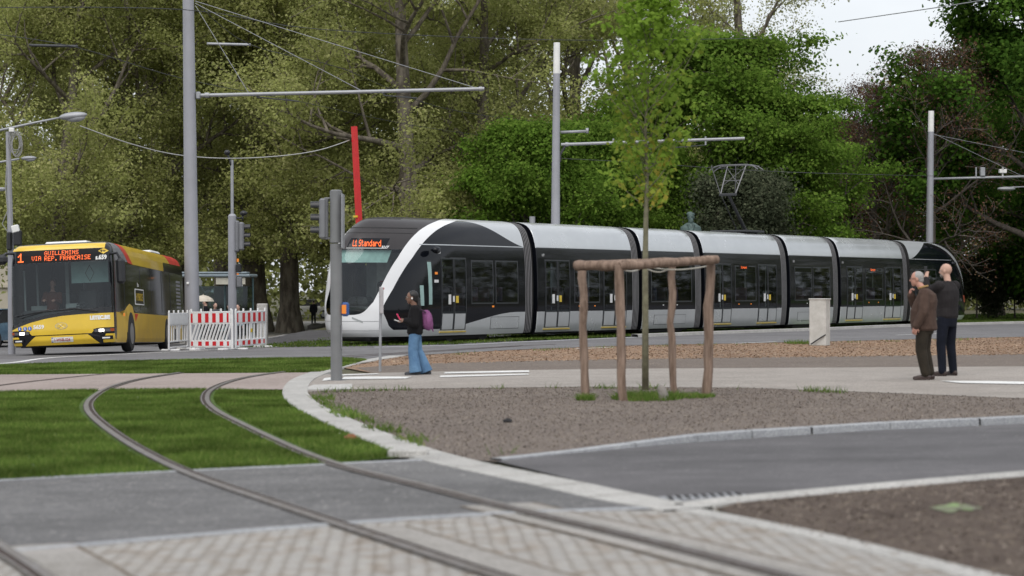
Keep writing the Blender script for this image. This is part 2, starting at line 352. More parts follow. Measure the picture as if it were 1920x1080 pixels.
PF = [(560, 712), (610, 703), (700, 700), (830, 697), (1160, 692), (1700, 689), (2300, 686)]
PN = [(2300, 766), (1920, 748), (1650, 737), (1400, 728), (1100, 726), (660, 731), (580, 735), (553, 735)]
drape(GP(road_near[:6])+GP([(640, 690)])+GP(FT[::-1]), 1, 'verge_lawn', m_grass)
drape(GP(FT)+GP([(560, 716), (550, 731)])+GP(ET[::-1]), 2, 'pink_paving', m_pink)
lawnE = GP(ET)[:-1]+[tuple(p) for p in offset(spl(GP(Mk)), -.20)[5*6:10*6-2]]+GP(BT[::-1])[1:]
drape(lawnE, 1, 'track_lawn', m_grass)
drape(GP(BT)+GP(Mk[10:])+GP(BB), 2, 'grey_paving', m_asph)
setl = [(-500, 1062), (-500, 1700), (3200, 1700), (2560, 1240), (2100, 1150), (1840, 1083), (1640, 1036), (1500, 1000), (1340, 962)]
drape(GP(setl)+GP(BB), 1, 'granite_setts', m_setts)
drape(GP([(640, 689), (700, 678), (745, 669)])+GP(road_near[7:])+GP(PF[::-1][:5]), 1, 'leaf_litter_strip', m_soil2)
drape(GP(PF)+GP(PN), 2, 'footpath', m_path)
soilK = [(553, 735), (580, 735), (660, 731), (1100, 726), (1400, 728), (1650, 737), (1920, 748), (2300, 766), (2300, 768), (1920, 788), (1650, 800), (1400, 814), (1240, 826), (1180, 836), (1060, 850), (930, 866), (850, 862), (760, 835), (690, 808), (620, 778), (575, 755)]
drape(GP(soilK), 1, 'soil_island', m_soil)
RT = [(930, 866), (1060, 852), (1180, 841), (1240, 836), (1400, 824), (1650, 808), (1920, 796), (2300, 776)]
RB = [(1290, 953), (1400, 940), (1600, 921), (1920, 893), (2500, 846)]
drape(GP(RT)+GP(RB[::-1]), 2, 'side_road', m_road)
drape(GP([(1340, 958)])+GP(RB[1:])+GP([(3000, 1400), (2100, 1150), (1840, 1083), (1640, 1036), (1500, 1000)]), 3, 'dark_soil_bed', m_soil3)
# kerbs and edge bands
k_w = .2
sweep(spl(GP(Mk)), [(-k_w, -.02), (-k_w+.01, .016), (k_w-.01, .02), (k_w, -.02)], 'curved_kerb', [m_kerbw])
sweep(spl(GP([(1290, 958), (1500, 1000), (1640, 1033), (1840, 1083), (2100, 1150)])), [(-.1, -.02), (-.09, .014), (.09, .014), (.1, -.02)], 'sett_border_kerb', [m_kerbw])
rampf = lambda t: .25+.75*sstep(.18, .42, t)
for seg, (p, q) in enumerate([((930, 864), (1060, 851)), ((1062, 850.8), (1180, 840)), ((1182, 839.6), (1297, 829.5)), ((1299, 829.4), (1400, 822)), ((1403, 821.8), (1512, 815.5)), ((1515, 815.3), (1660, 806)), ((1663, 805.8), (1828, 798.5)), ((1831, 798.3), (2060, 787)), ((2063, 786.8), (2300, 774))]):
    A_, B_ = G(*p), G(*q); P_ = [Vector(A_).lerp(Vector(B_), t/3) for t in range(4)]
    h0 = [.02, .025, .045, .07, .075, .075, .075, .075, .075][seg]; h1 = [.025, .045, .07, .075, .075, .075, .075, .075, .075][seg]
    sweep(P_, [(-.075, -.02), (-.072, 1), (-.06, 1.08), (.06, 1.1), (.07, 1), (.075, -.02)], 'road_kerb', [m_kerb], hfun=lambda t, a=h0, b=h1: a+(b-a)*t)
sweep(spl(GP(RB)), [(-.12, -.02), (-.11, .018), (.03, .018), (.05, .03), (.12, .03), (.13, -.02)], 'gutter_kerb', [m_kerbw])
sweep(spl(GP(BT)), [(-.06, -.02), (-.055, .014), (.055, .014), (.06, -.02)], 'paving_edge_strip', [m_kerb])
sweep(spl(GP(BB)), [(-.06, -.02), (-.055, .014), (.055, .014), (.06, -.02)], 'paving_edge_strip', [m_kerb])
sweep(spl(GP([(1190, 633), (1340, 627), (1560, 619), (1700, 613), (1920, 607), (2300, 599)])), [(-.12, 0), (-.11, .1), (.12, .11), (.15, 0)], 'far_road_kerb', [m_kerbw])
sweep(spl(GP([(1190, 633), (1000, 641), (850, 648), (700, 652)])), [(-.1, 0), (-.08, .02), (.08, .02), (.1, 0)], 'far_road_kerb', [m_kerb])
sweep(spl(GP([(-300, 700), (0, 683), (100, 671.5), (300, 662), (420, 655.5), (520, 651)])), [(-.09, .016), (.09, .016)], 'road_marking', [m_paint])
for l in ([(1375, 645), (1455, 641.5)], [(1080, 655), (1150, 652)], [(1680, 629), (1760, 626)]):
    sweep([Vector(p) for p in GP(l)], [(-.06, .016), (.06, .016)], 'road_marking', [m_paint])
for poly in ([(640, 704), (706, 702), (712, 703.2), (640, 705.8)], [(645, 708.6), (690, 707.6), (772, 708), (760, 711.5), (640, 713)], [(835, 699.5), (992, 696), (992, 699.2), (832, 702)], [(826, 706), (990, 702.4), (992, 704.2), (824, 709)], [(1762, 716), (1860, 716.5), (1990, 719), (1990, 723), (1900, 722), (1800, 720)], [(608, 711), (624, 709), (620, 714), (604, 716)]):
    drape(GP(poly), 4.5, 'crossing_marking', m_paint)
# joints across the curved kerb and the tactile slab by the signal pole
drape(GP([(588, 723), (660, 721), (660, 731), (560, 733)]), 3.6, 'tactile_slab', ground_mat('tactile paving', [(.4, .39, .37), (.46, .45, .43), (.5, .49, .47)], (1, 10, 90), .85, .8))
# small concrete slab in the grass
s = MB(); p = G(765, 856); s.box((0, 0, .02), (.36, .22, .07), bev=.01)
tag(s.build('concrete_slab', m_kerbw, loc=(p[0], p[1], gz(*p)+.01)), 'flat pale concrete slab lying in the lawn by the curved kerb', 'slab')
# rails
rail2 = [(1700, 1140), (1460, 1078), (1200, 1012), (1000, 965), (800, 915), (600, 862), (440, 790), (398, 765), (388, 748), (398, 732), (432, 717), (480, 706), (560, 695)]
r2 = spl(GP(rail2), 10)
m_railtop = M('polished rail steel', (.27, .25, .24), .4, .6, ns=9, col2=(.14, .11, .09), rv=.1)
m_groove = M('rusty groove', (.05, .03, .022), .9, ns=14, col2=(.025, .015, .012))
m_shoulder = ground_mat('rail shoulder', [(.045, .038, .03), (.07, .06, .05), (.10, .09, .08)], (.8, 8, 60), .9, .3)
# straight stock beyond the camera side so the rails run out of frame
def resample(P, step=.25):
    out = [P[0]]; acc = 0
    for a_, b_ in zip(P, P[1:]):
        L_ = (b_-a_).length; t = step-acc
        while t <= L_: out.append(a_.lerp(b_, t/L_)); t += step
        acc = (acc+L_) % step if L_ else acc
    return out
r2 = resample(r2, .3)
r1 = resample(spl(GP([(1300, 1200), (910, 1080), (700, 1010), (520, 950), (350, 890), (250, 840), (188, 797), (163, 769), (170, 749), (205, 728), (262, 712), (345, 699)]), 10), .3)
prof = [(-.045, .0175), (-.032, .019), (-.028, .027), (.026, .027), (.029, .022), (.032, .0155), (.068, .0155), (.071, .022), (.083, .022), (.086, .020), (.10, .0175)]
mi = [2, 0, 0, 0, 1, 1, 1, 0, 0, 2]
for d_, sg in ((0, 1), (1.435, -1), (3.52, 1)):
    P_ = r1 if 1 < d_ < 2 else offset(r2, d_)
    if d_ > 3: P_ = [p for p in P_ if p.y < 20]
    sweep(P_, [(sg*o, h) for o, h in prof], 'tram_rail', [m_railtop, m_groove, m_shoulder], mi)

# thin rail lines farther off: second track crossing the pink paving, and the curve continuing over the verge and road
for l in ([(-200, 752), (0, 724), (130, 709), (250, 698), (380, 688), (560, 678)], [(560, 695), (620, 688), (700, 680)], [(445, 689), (560, 678), (700, 668), (900, 655), (1050, 646)], [(380, 693), (450, 686), (600, 672), (760, 662), (980, 649)]):
    sweep(resample(spl(GP(l), 8), .5), [(-.035, .017), (-.02, .022), (.02, .022), (.035, .017)], 'tram_rail', [m_groove], z0=.0)

# smooth concrete bands beside the rails where they cross the setts
m_band = ground_mat('concrete rail band', [(.22, .205, .185), (.29, .275, .255), (.36, .34, .32)], (.6, 6, 50), .85, .2)
m_joint = ground_mat('mossy brown joint', [(.10, .07, .045), (.14, .11, .08), (.22, .20, .17)], (2, 14, 60), .95, .4)
rb = [p for p in r2 if p.y < 15.2]; ra = [p for p in r1 if p.y < 13.9]; rc = [p for p in offset(r2, 3.52) if p.y < 13.2]
for P_, w0, w1 in ((rb, -.25, -.05), (rb, .11, .26), (ra, -.36, -.11), (rc, -.40, -.05)):
    P_ = [p for p in P_ if p.y > 6]
    sweep(P_, [(w0, .0125), (w1, .0125)], 'concrete_band', [m_band]); j = w0-.012 if abs(w0) > abs(w1) else w1+.012
    sweep(P_, [(j-.014, .0135), (j+.014, .0135)], 'band_joint', [m_joint])

# joints across the curved kerb, and the greyer half of the litter strip
kj = resample(spl(GP(Mk), 12), .98)
for i in range(1, len(kj)-1):
    t = (kj[i+1]-kj[i-1]).normalized(); nrm_ = Vector((-t.y, t.x))
    sweep([kj[i]-nrm_*.19, kj[i]+nrm_*.19], [(-.008, .0215), (.008, .0215)], 'kerb_joint', [m_joint])
drape(GP([(668, 690), (760, 684), (830, 681), (1160, 674), (1700, 667), (2300, 662)])+GP(PF[::-1][:5]), 1.6, 'soil_strip', m_soil)
RAIL_LINES = [r2, r1]
# ------------------------------------------------------------------ lettering
GL = {'A': "01110 10001 10001 11111 10001 10001 10001", 'C': "01110 10001 10000 10000 10000 10001 01110", 'E': "11111 10000 10000 11110 10000 10000 11111",
 'F': "11111 10000 10000 11110 10000 10000 10000", 'G': "01110 10001 10000 10111 10001 10001 01110", 'I': "01110 00100 00100 00100 00100 00100 01110",
 'L': "10000 10000 10000 10000 10000 10000 11111", 'M': "10001 11011 10101 10101 10001 10001 10001", 'N': "10001 11001 10101 10101 10011 10001 10001",
 'P': "11110 10001 10001 11110 10000 10000 10000", 'R': "11110 10001 10001 11110 10100 10010 10001", 'S': "01111 10000 10000 01110 00001 00001 11110",
 'U': "10001 10001 10001 10001 10001 10001 01110", 'V': "10001 10001 10001 10001 10001 01010 00100", '.': "00000 00000 00000 00000 00000 01100 01100",
 '1': "00100 01100 10100 00100 00100 00100 11111", 't': "01000 01000 11110 01000 01000 01001 00110", 'a': "00000 00000 01110 00001 01111 10001 01111",
 'n': "00000 00000 11110 10001 10001 10001 10001", 'd': "00001 00001 01111 10001 10001 10001 01111", 'r': "00000 00000 10110 11001 10000 10000 10000", ' ': "00000 "*7}
def led(mb, txt, f, x0, z0, px, pz, m=0, w=5, fill=.9):
    """dot matrix letters: f(u, z) gives the point on the display"""
    x = x0
    for ch in txt:
        for r, row in enumerate(GL[ch].split()):
            for c, b_ in enumerate(row):
                if b_ == '1':
                    u = x+c*px; z = z0+(6-r)*pz; e = px*fill; g = pz*fill
                    mb.add([f(u, z), f(u+e, z), f(u+e, z+g), f(u, z+g)], [(0, 1, 2, 3)], m)
        x += px*(6 if ch != ' ' else w-1)
    return x
_fc = {}
def text_mesh(txt, size, bold=0):
    c = bpy.data.curves.new('t', 'FONT'); c.body = txt; c.size = size; c.offset = bold; c.resolution_u = 3; c.extrude = 0
    o = bpy.data.objects.new('t', c); COL.objects.link(o); bpy.context.view_layer.update()
    me = bpy.data.meshes.new_from_object(o.evaluated_get(bpy.context.evaluated_depsgraph_get()))
    vs = [tuple(v.co) for v in me.vertices]; fs = [tuple(p.vertices) for p in me.polygons]
    bpy.data.objects.remove(o); bpy.data.curves.remove(c); bpy.data.meshes.remove(me)
    return vs, fs
def write(mb, txt, size, f, m=0, bold=0, sx=1):
    vs, fs = text_mesh(txt, size, bold); mb.add([f(x*sx, y) for x, y, z in vs], fs, m); return max(v[0] for v in vs)*sx
# ------------------------------------------------------------------ tram
LV = [(.18, .10, -4.22, 2.1), (.30, .06, -4.44, 2.2), (.55, .03, -4.54, 2.3), (.80, .01, -4.57, 2.4), (1.05, 0, -4.59, 2.5), (1.5, 0, -4.57, 2.8), (2.0, .01, -4.52, 3.1),
      (2.4, .03, -4.42, 3.4), (2.77, .07, -4.19, 3.7), (3.0, .12, -3.97, 3.9), (3.2, .19, -3.71, 4.15), (3.35, .28, -3.48, 4.4), (3.46, .41, -3.25, 4.6), (3.53, .6, -2.9, 4.6), (3.57, .9, -2.2, 4.4), (3.585, 1.32, -.6, 3.3)]
TM = 36.0
PHC = lambda z: float(np.interp(z, [.6, 1.05, 1.5, 2.0, 2.4, 2.77, 3.0, 3.2, 3.35, 3.46, 3.55], [49.8, 46.8, 41.4, 36.4, 32.6, 31.2, 30.1, 29.2, 27.3, 24.5, 22]))
def warp(g, z, far=False):
    """g: 0..1 side glass, 1..2 white pillar, 2..3 to the middle of the nose (then mirrored by the caller)"""
    c = PHC(z); a_, b_ = R(c-5.2), R(c+5.2)
    if far: a_, b_ = R(52), R(66+12*sstep(.9, 1.6, z))
    return a_*g if g <= 1 else (a_+(b_-a_)*(g-1) if g <= 2 else b_+(math.pi/2-b_)*(g-2))
def lv(v):
    i = max(0, min(len(LV)-2, int(v))); t = v-i
    a_, b_, c_, d_ = LV[max(0, i-1)], LV[i], LV[i+1], LV[min(len(LV)-1, i+2)]
    return [.5*(2*b_[k]+(c_[k]-a_[k])*t+(2*a_[k]-5*b_[k]+4*c_[k]-d_[k])*t*t+(3*b_[k]-a_[k]-3*c_[k]+d_[k])*t**3) for k in range(4)]
_vt = np.linspace(0, 15, 601); _zt = np.maximum.accumulate(np.array([lv(v)[0] for v in _vt]))
def v_of(z): return float(np.interp(z, _zt, _vt))
def inset(z): return max(0, lv(v_of(z))[1])
HW = 1.325
def cabp(phi, v, off=0, mirror=False, side=None):
    z, ins, tip, D = lv(v); wd = max(.004, HW-ins)+off; D = D+off; tip = tip-off
    if side is not None: q, t = side, HW-wd
    elif side is None:
        c, s_ = math.cos(phi), max(0, math.sin(phi)); e = 1.0
        lat = wd*math.copysign(abs(c)**e, c); q = tip+D-D*s_**e; t = HW-lat
    if side is not None and phi > 1: t = 2*HW-t
    if mirror: q = TM-q
    return Vector((q, t, z))
def paint(name):
    m, n, b = nodes(name); L = n.links
    at = nd(n, 'ShaderNodeAttribute', _attribute_name='blk'); mr = nd(n, 'ShaderNodeMapRange'); mr.inputs['From Min'].default_value = -.004; mr.inputs['From Max'].default_value = .004
    L.new(at.outputs['Fac'], mr.inputs['Value'])
    mc = nd(n, 'ShaderNodeMixRGB'); L.new(mr.outputs[0], mc.inputs[0]); mc.inputs[1].default_value = (.56, .58, .59, 1); mc.inputs[2].default_value = (.005, .006, .009, 1)
    L.new(mc.outputs[0], b.inputs['Base Color']); b.inputs['Roughness'].default_value = .22
    r2_ = nd(n, 'ShaderNodeMapRange'); r2_.inputs['To Min'].default_value = .45; r2_.inputs['To Max'].default_value = 0; L.new(mr.outputs[0], r2_.inputs['Value']); L.new(r2_.outputs[0], b.inputs['Metallic'])
    r3 = nd(n, 'ShaderNodeMapRange'); r3.inputs['To Min'].default_value = .3; r3.inputs['To Max'].default_value = .07; L.new(mr.outputs[0], r3.inputs['Value'])
    t = nd(n, 'ShaderNodeTexCoord'); z = nd(n, 'ShaderNodeTexNoise', Scale=1.1, Detail=3); L.new(t.outputs['Object'], z.inputs['Vector'])
    bp = nd(n, 'ShaderNodeBump', Strength=.12, Distance=.05); L.new(z.outputs['Fac'], bp.inputs['Height']); L.new(bp.outputs[0], b.inputs['Normal'])
    b.inputs['Specular IOR Level'].default_value = .3; L.new(r3.outputs[0], b.inputs['Roughness']); return m
m_tpaint = paint('tram livery')
m_silver = M('tram silver', (.58, .60, .61), .25, .5, ns=1.2, col2=(.53, .55, .56), rv=.08)
m_tglass = M('tram black glass', (.005, .006, .009), .07, 0, ns=1.5, rv=.02, bump=.03, bs=1.2, spec=.3)
m_pane = M('tram window glass', (.012, .014, .015), .04, 0, ns=2, bump=.02, bs=2)
m_seam = M('tram seam grey', (.028, .031, .035), .4)
m_twhite = M('tram white', (.80, .81, .82), .22, 0, ns=1, col2=(.76, .77, .78), coat=.3)
m_cap = M('tram front cap', (.035, .030, .030), .3, 0, ns=2, rv=.06)
m_scr = glass_mat('tram windscreen glass', (.85, .93, .91), .92, .02)
m_rib = M('tram bellows', (.20, .195, .20), .6, 0, ns=8)
m_under = M('tram underframe', (.02, .02, .02), .8, bump=.2)
m_sill = M('yellow door sill', (.6, .45, .1), .5)
tram = thing('tram', (-1.236, 63.2, 0), math.atan2(.839, .543), 'long seven section tram in silver and black with a white nose, on the grass track', 'tram')
def zs(q):   # lower edge of the black glass on the cab side
    return .38+.45*sstep(-1.6, 2.6, q)+.75*sstep(-3.45, -3.95, q)
def zt(q):   # upper edge
    return 3.50-.73*sstep(.4, 3.3, q)-.0*q
CAB_H = {False: [(-1.36, -.20, .85, 2.37), (.15, 1.22, 1.10, 2.33), (1.43, 2.57, 1.10, 2.33)], True: [(33.35, 34.35, 1.10, 2.33), (34.65, 35.55, 1.10, 2.33)]}
def cab(mirror):
    sec = tag(bpy.data.objects.new('cab_section', None), 'front cab section with white nose' if not mirror else 'rear cab section at the far end'); COL.objects.link(sec); sec.parent = tram
    qe = TM-32.8 if mirror else 3.02
    zb = lambda ph: .80+.42*(abs(math.cos(ph)))**3.0
    ZT = 2.62
    nS = 70; gs = [i/10 for i in range(11)]+[1+i/4 for i in range(1, 5)]+[2+i/22 for i in range(1, 23)]
    gs = [(g, 1) for g in gs]+[(g, -1) for g in gs[-2::-1]]
    def rowz(g):
        b0 = .80+.36*(1-min(1, max(0, g-2)))**8
        return [.19+(b0-.19)*i/8 for i in range(8)]+[b0+(ZT-b0)*i/36 for i in range(36)]+[None]*23
    cols = [('n', i/nS, 0.0, 1) for i in range(nS)]+[('f', 0, g, m_) for g, m_ in gs]+[('b', 1-(i+1)/nS, 0.0, -1) for i in range(nS)]
    V = []; A_ = []
    for kind, u, g, m_ in cols:
        for j, z_ in enumerate(rowz(g)):
            v = v_of(z_) if z_ is not None else v_of(ZT)+(15-v_of(ZT))*(j-44)/22
            z, ins, tip, D = lv(v)
            if kind == 'f':
                ph = warp(g, z, m_ < 0); ph = ph if m_ > 0 else math.pi-ph; P = cabp(ph, v, mirror=mirror)
            else:
                q0 = tip+D; q = qe+(q0-qe)*u; P = cabp(0 if kind == 'n' else 3, v, side=q, mirror=mirror)
            qq = TM-P.x if mirror else P.x
            V.append(tuple(P)); A_.append(min(P.z-zs(qq), zt(qq)-P.z))
    nr = 67; F_ = {'body': [], 'scr': []}; mi_ = []
    for c in range(len(cols)-1):
        pm = (cols[c][2]+cols[c+1][2])/2; fr = cols[c][0] == 'f' and cols[c+1][0] == 'f'
        for r in range(nr-1):
            f = (c*nr+r, c*nr+r+1, (c+1)*nr+r+1, (c+1)*nr+r)
            if mirror: f = f[::-1]
            if fr and pm > 2:
                if 8 <= r < 44: F_['scr'].append(f); continue
                k = 1 if r < 8 else 2
            elif fr and pm > 1: k = 1
            else: k = 0
            if not fr or k == 0:
                cq = sum(V[i][0] for i in f)/4; cz = sum(V[i][2] for i in f)/4
                if any(h[0] < cq < h[1] and h[2] < cz < h[3] for h in CAB_H[mirror]): continue
            F_['body'].append(f); mi_.append(k)
    ob = MB(); ob.v = V; ob.f = F_['body']; ob.m = mi_
    me = bpy.data.meshes.new('body_shell'); me.from_pydata(V, [], F_['body'])
    for k in (m_tpaint, m_twhite if not mirror else m_silver, m_cap if not mirror else m_tglass): me.materials.append(k)
    me.polygons.foreach_set('material_index', mi_); me.polygons.foreach_set('use_smooth', [True]*len(mi_))
    at = me.attributes.new('blk', 'FLOAT', 'POINT'); at.data.foreach_set('value', A_); me.update()
    o = bpy.data.objects.new('body_shell', me); COL.objects.link(o); o.parent = sec
    s_ = MB(); s_.v = V; s_.f = F_['scr']; s_.m = [0]*len(s_.f)
    scr = s_.build('windscreen', [m_scr if not mirror else m_tglass], sec, smooth=True, fix=False)
    bm = bmesh.new(); bm.from_mesh(scr.data); bmesh.ops.delete(bm, geom=[v for v in bm.verts if not v.link_faces], context='VERTS'); bm.to_mesh(scr.data); bm.free()
    # end bulkhead, apron
    Mx = (lambda q: TM-q) if mirror else (lambda q: q)
    b_ = MB(); zz = [.2, .8, 2, 2.77, 3.2, 3.46, 3.55]; b_.add([(Mx(qe), inset(z), z) for z in zz]+[(Mx(qe), 2*HW-inset(z), z) for z in zz[::-1]], [tuple(range(14))])
    b_.build('bulkhead', m_under, sec)
    b_ = MB(); b_.box((Mx(-.6), HW, .16), (3.6, 2.1, .22), bev=.05); b_.box((Mx(-3.1), HW, .14), (1.6, 1.2, .16), bev=.06)
    for q in (-.6, 1.1):
        for t in (.35, 2.3): b_.cyl((Mx(q), t-.07, .3), (Mx(q), t+.07, .3), .29, n=20)
    b_.build('underframe', m_under, sec)
    return sec, Mx
def near_t(q, z):
    if q > 18: q = TM-q
    z, ins, tip, D = lv(v_of(z))
    if q >= tip+D: return ins
    s_ = min(1, (tip+D-q)/D); return HW-(HW-ins)*math.sqrt(1-s_*s_)
def side_panel(mb, q0, q1, z0, z1, off, m=0, nz_=10, nq=1):
    zf0 = z0 if callable(z0) else (lambda q: z0); zf1 = z1 if callable(z1) else (lambda q: z1)
    vs = []; n = 2*(nz_+1); qs = [q0+(q1-q0)*i/nq for i in range(nq+1)]
    for q in qs:
        zs_ = [zf0(q)+(zf1(q)-zf0(q))*i/nz_ for i in range(nz_+1)]
        for z in zs_: vs.append((q, near_t(q, z)-off, z))
        for z in zs_[::-1]: vs.append((q, near_t(q, z)+.004, z))
    fs = [(j*n+k, (j+1)*n+k, (j+1)*n+(k+1) % n, j*n+(k+1) % n) for j in range(nq) for k in range(n)]
    fs += [(k, k+1, n-2-k, n-1-k)[::-1] for k in range(nz_)]+[(nq*n+k, nq*n+k+1, nq*n+n-2-k, nq*n+n-1-k) for k in range(nz_)]
    mb.add(vs, fs, m)
m_sticker = M('white sticker', (.7, .7, .7), .5); m_yst = M('yellow button', (.7, .5, .05), .5)
m_tgl = glass_mat('tram tinted glass', (.50, .55, .56), .92, .03)
def gpane(sec, qa, qb, z0, z1, far=True, nz_=8, name='pane'):
    for side in ((0, 1) if far else (0,)):
        d = MB(); vs = []
        for q in (qa, qb):
            for i in range(nz_+1): z = z0+(z1-z0)*i/nz_; t = near_t(q, z)-.008; vs.append((q, t if side == 0 else 2*HW-t, z))
        d.add(vs, [(k, k+1, nz_+2+k, nz_+1+k) for k in range(nz_)]); d.build(name, m_tgl, sec, fix=False)
def bars(d, qa, qb, z0, z1, w_, off, m):
    side_panel(d, qa, qa+w_, z0, z1, off, m); side_panel(d, qb-w_, qb, z0, z1, off, m); side_panel(d, qa+w_, qb-w_, z0, z0+w_, off, m, 1); side_panel(d, qa+w_, qb-w_, z1-w_, z1, off, m, 1)
def add_door(sec, qa, qb):
    d = MB(); side_panel(d, qa, qb, .34, .83, .006, 0); side_panel(d, qa, qb, 2.38, 2.42, .006, 0, 1); bars(d, qa, qb, .83, 2.40, .05, .006, 0); qm = (qa+qb)/2; gpane(sec, qa+.04, qb-.04, .83, 2.38); side_panel(d, qm-.035, qm+.035, .83, 2.38, .008, 0)
    for a_, b_ in ((qa+.03, qm-.02), (qm+.02, qb-.03)):
        side_panel(d, a_, b_, .36, .81, .014, 1)
        for e in (a_, b_-.025): side_panel(d, e, e+.025, .36, 2.38, .019, 0)
    side_panel(d, a_-.09, a_-.02, 1.15, 1.32, .022, 3, 2)
    side_panel(d, qa+(qm-qa)*.55, qa+(qm-qa)*.72, 1.08, 1.36, .022, 3, 2); side_panel(d, qm+.08, qm+.2, 1.12, 1.32, .022, 4, 2)
    side_panel(d, qa-.02, qb+.02, .27, .31, .03, 5, 2)
    # handrail seen through the glass
    d.build('door', [m_seam, m_silver, m_pane, m_sticker, m_yst, m_sill], sec)
def add_window(sec, qa, qb, z0=1.08, z1=2.36):
    d = MB(); bars(d, qa, qb, z0, z1, .05, .007, 0); d.build('window', [m_seam, m_pane], sec); gpane(sec, qa+.04, qb-.04, z0+.04, z1-.04)
def add_number(sec, q, z=2.52):
    d = MB(); write(d, '117', .10, lambda x, y: (q+x, inset(z+y)-.008, z+y), 0, .004); d.build('fleet_number', m_sticker, sec, fix=False)
m_teal = M('teal sunblind', (.30, .44, .42), .7); m_cabgrey = M('cab interior grey', (.38, .4, .4), .7); m_cabdark = M('cab desk', (.03, .032, .035), .5)
m_in1 = M('saloon lining', (.30, .32, .33), .6); m_in2 = M('saloon seat', (.10, .03, .05), .8, col2=(.05, .05, .09), ns=3); m_in3 = M('grab pole', (.5, .5, .48), .35, .6)
def interior(sec, qa, qb, sp):
    d = MB(); d.box(((qa+qb)/2, HW, .55), (qb-qa-.1, 2.45, .06), 1); d.box(((qa+qb)/2, HW, 2.46), (qb-qa-.1, 2.4, .05), 0)
    rg = random.Random(int(qa*10))
    for a_, c_ in sp['w']:
        n = max(1, int((c_-a_)/.75))
        for i in range(n):
            for t in (.38, .85, 1.8, 2.27): q = a_+(c_-a_)*(i+.5)/n; d.box((q, t, 1.2), (.08, .42, .75), 2, bev=.03); d.box((q-.2, t, 1.0), (.4, .42, .08), 2, bev=.03)
    for a_, c_ in sp['d']:
        for q, t in ((a_-.08, .5), (c_+.08, .5), ((a_+c_)/2, HW), (a_-.08, 2.15)): d.cyl((q, t, .58), (q, t, 2.44), .02, n=8, m=3)
    d.tube([(qa+.2, .7, 2.15), (qb-.2, .7, 2.15)], .017, 6, 3); d.tube([(qa+.2, 1.95, 2.15), (qb-.2, 1.95, 2.15)], .017, 6, 3)
    d.build('saloon', [m_in1, m_under, m_in2, m_in3], sec)
# front section
sec, _ = cab(False)
interior(sec, -1.5, 3.0, dict(w=[(.1, 1.27), (1.38, 2.62)], d=[(-1.42, -.14)]))
add_door(sec, -1.42, -.14); add_window(sec, .1, 1.27); add_window(sec, 1.38, 2.62); add_number(sec, -1.55)
d = MB(); side_panel(d, -2.06, -1.86, 1.02, 2.32, .006, 0); side_panel(d, -2.04, -1.88, 1.08, 2.28, .009, 1, nq=2); side_panel(d, -2.42, -2.27, 1.05, 1.62, .009, 1, nq=2)
d.build('cab_side_window', [m_pane, m_teal], sec)
d = MB(); side_panel(d, -2.2, 3.0, 2.765, 2.79, .006, 0, 1, nq=20); d.build('gutter_line', m_silver, sec)
d = MB(); d.ell((-1.85, -.13, 2.62), (.16, .12, .1), 0, 16, 10); d.box((-1.85, -.04, 2.62), (.1, .14, .05)); d.ell((-1.85, -.17, 2.60), (.1, .09, .07), 1)
d.build('camera_pod', [m_tglass, m_seam], sec, smooth=True)
for a_, b_, c_, e_, mt_ in ((-1.72, -1.6, 1.93, 2.0, MT['orange']), (-1.76, -1.56, 1.7, 1.78, m_sticker), (1.2, 1.3, .98, 1.03, MT['orange'])):
    d = MB(); side_panel(d, a_, b_, c_, e_, .008, 0, 1); d.build('marker_light' if e_ != 1.78 else 'number_sticker', mt_, sec)
# service hatch on the skirt
d = MB(); side_panel(d, 1.15, 2.7, .34, .70, .004, 0, 2); side_panel(d, 1.165, 2.685, .352, .688, .006, 1, 2); d.build('service_hatch', [m_seam, m_silver], sec)
# display on the cap and lettering
def fs_(u, z, off=.015):
    ph = math.pi-u; return cabp(ph, v_of(z), off)
dd = MB(); n = 20
us = [R(95)+R(35)*i/n for i in range(n+1)]
v_ = [fs_(u, z, .008) for u in us for z in (2.67, 2.77, 2.86, 2.93)]
dd.add(v_, [(i*4+j, i*4+j+1, (i+1)*4+j+1, (i+1)*4+j) for i in range(n) for j in range(3)], 0)
v_ = [fs_(u, z, .014) for u in us for z in (2.635, 2.662)]; dd.add(v_, [(i*2, i*2+1, i*2+3, i*2+2) for i in range(n)], 1)
# u runs from the left of the photo (far side) to the right: arc length approx
def fu(x, z): return fs_(R(100)+x*.236-R(13)*(z-2.8), z, .018)
led(dd, 'L1 Standard', fu, .02, 2.70, .0292, .0255, 2, fill=1.0)
write(dd, '3117', .10, lambda x, y: fs_(R(127)+x*.45, 2.645+y, .018), 3, .006)
dd.build('destination_display', [m_tglass, m_cabgrey, MT['led'], m_sticker], sec, fix=False)
# roof grille and joints of the cap
dd = MB()
for za, zb_ in ((3.22, 3.245), (3.08, 3.09)):
    v_ = [fs_(R(35)+R(108)*i/20, z, .01) for i in range(21) for z in (za, zb_)]; dd.add(v_, [(i*2, i*2+1, i*2+3, i*2+2) for i in range(20)])
for k, va in enumerate((12.4, 12.9, 13.4)):
    v_ = [cabp(math.pi-R(52)-R(74)*i/14, va+e, .012) for i in range(15) for e in (0, .2)]; dd.add(v_, [(i*2, i*2+1, i*2+3, i*2+2) for i in range(14)])
dd.build('roof_grille', m_under, sec, fix=False)
dd = MB()
for za in (.62, .36): 
    v_ = [cabp(R(44)+R(92)*i/40, v_of(za+e), .006) for i in range(41) for e in (0, .012)]; dd.add(v_, [(i*2, i*2+1, i*2+3, i*2+2) for i in range(40)])
dd.build('nose_seam', M('seam line', (.35, .36, .37), .5), sec, fix=False)
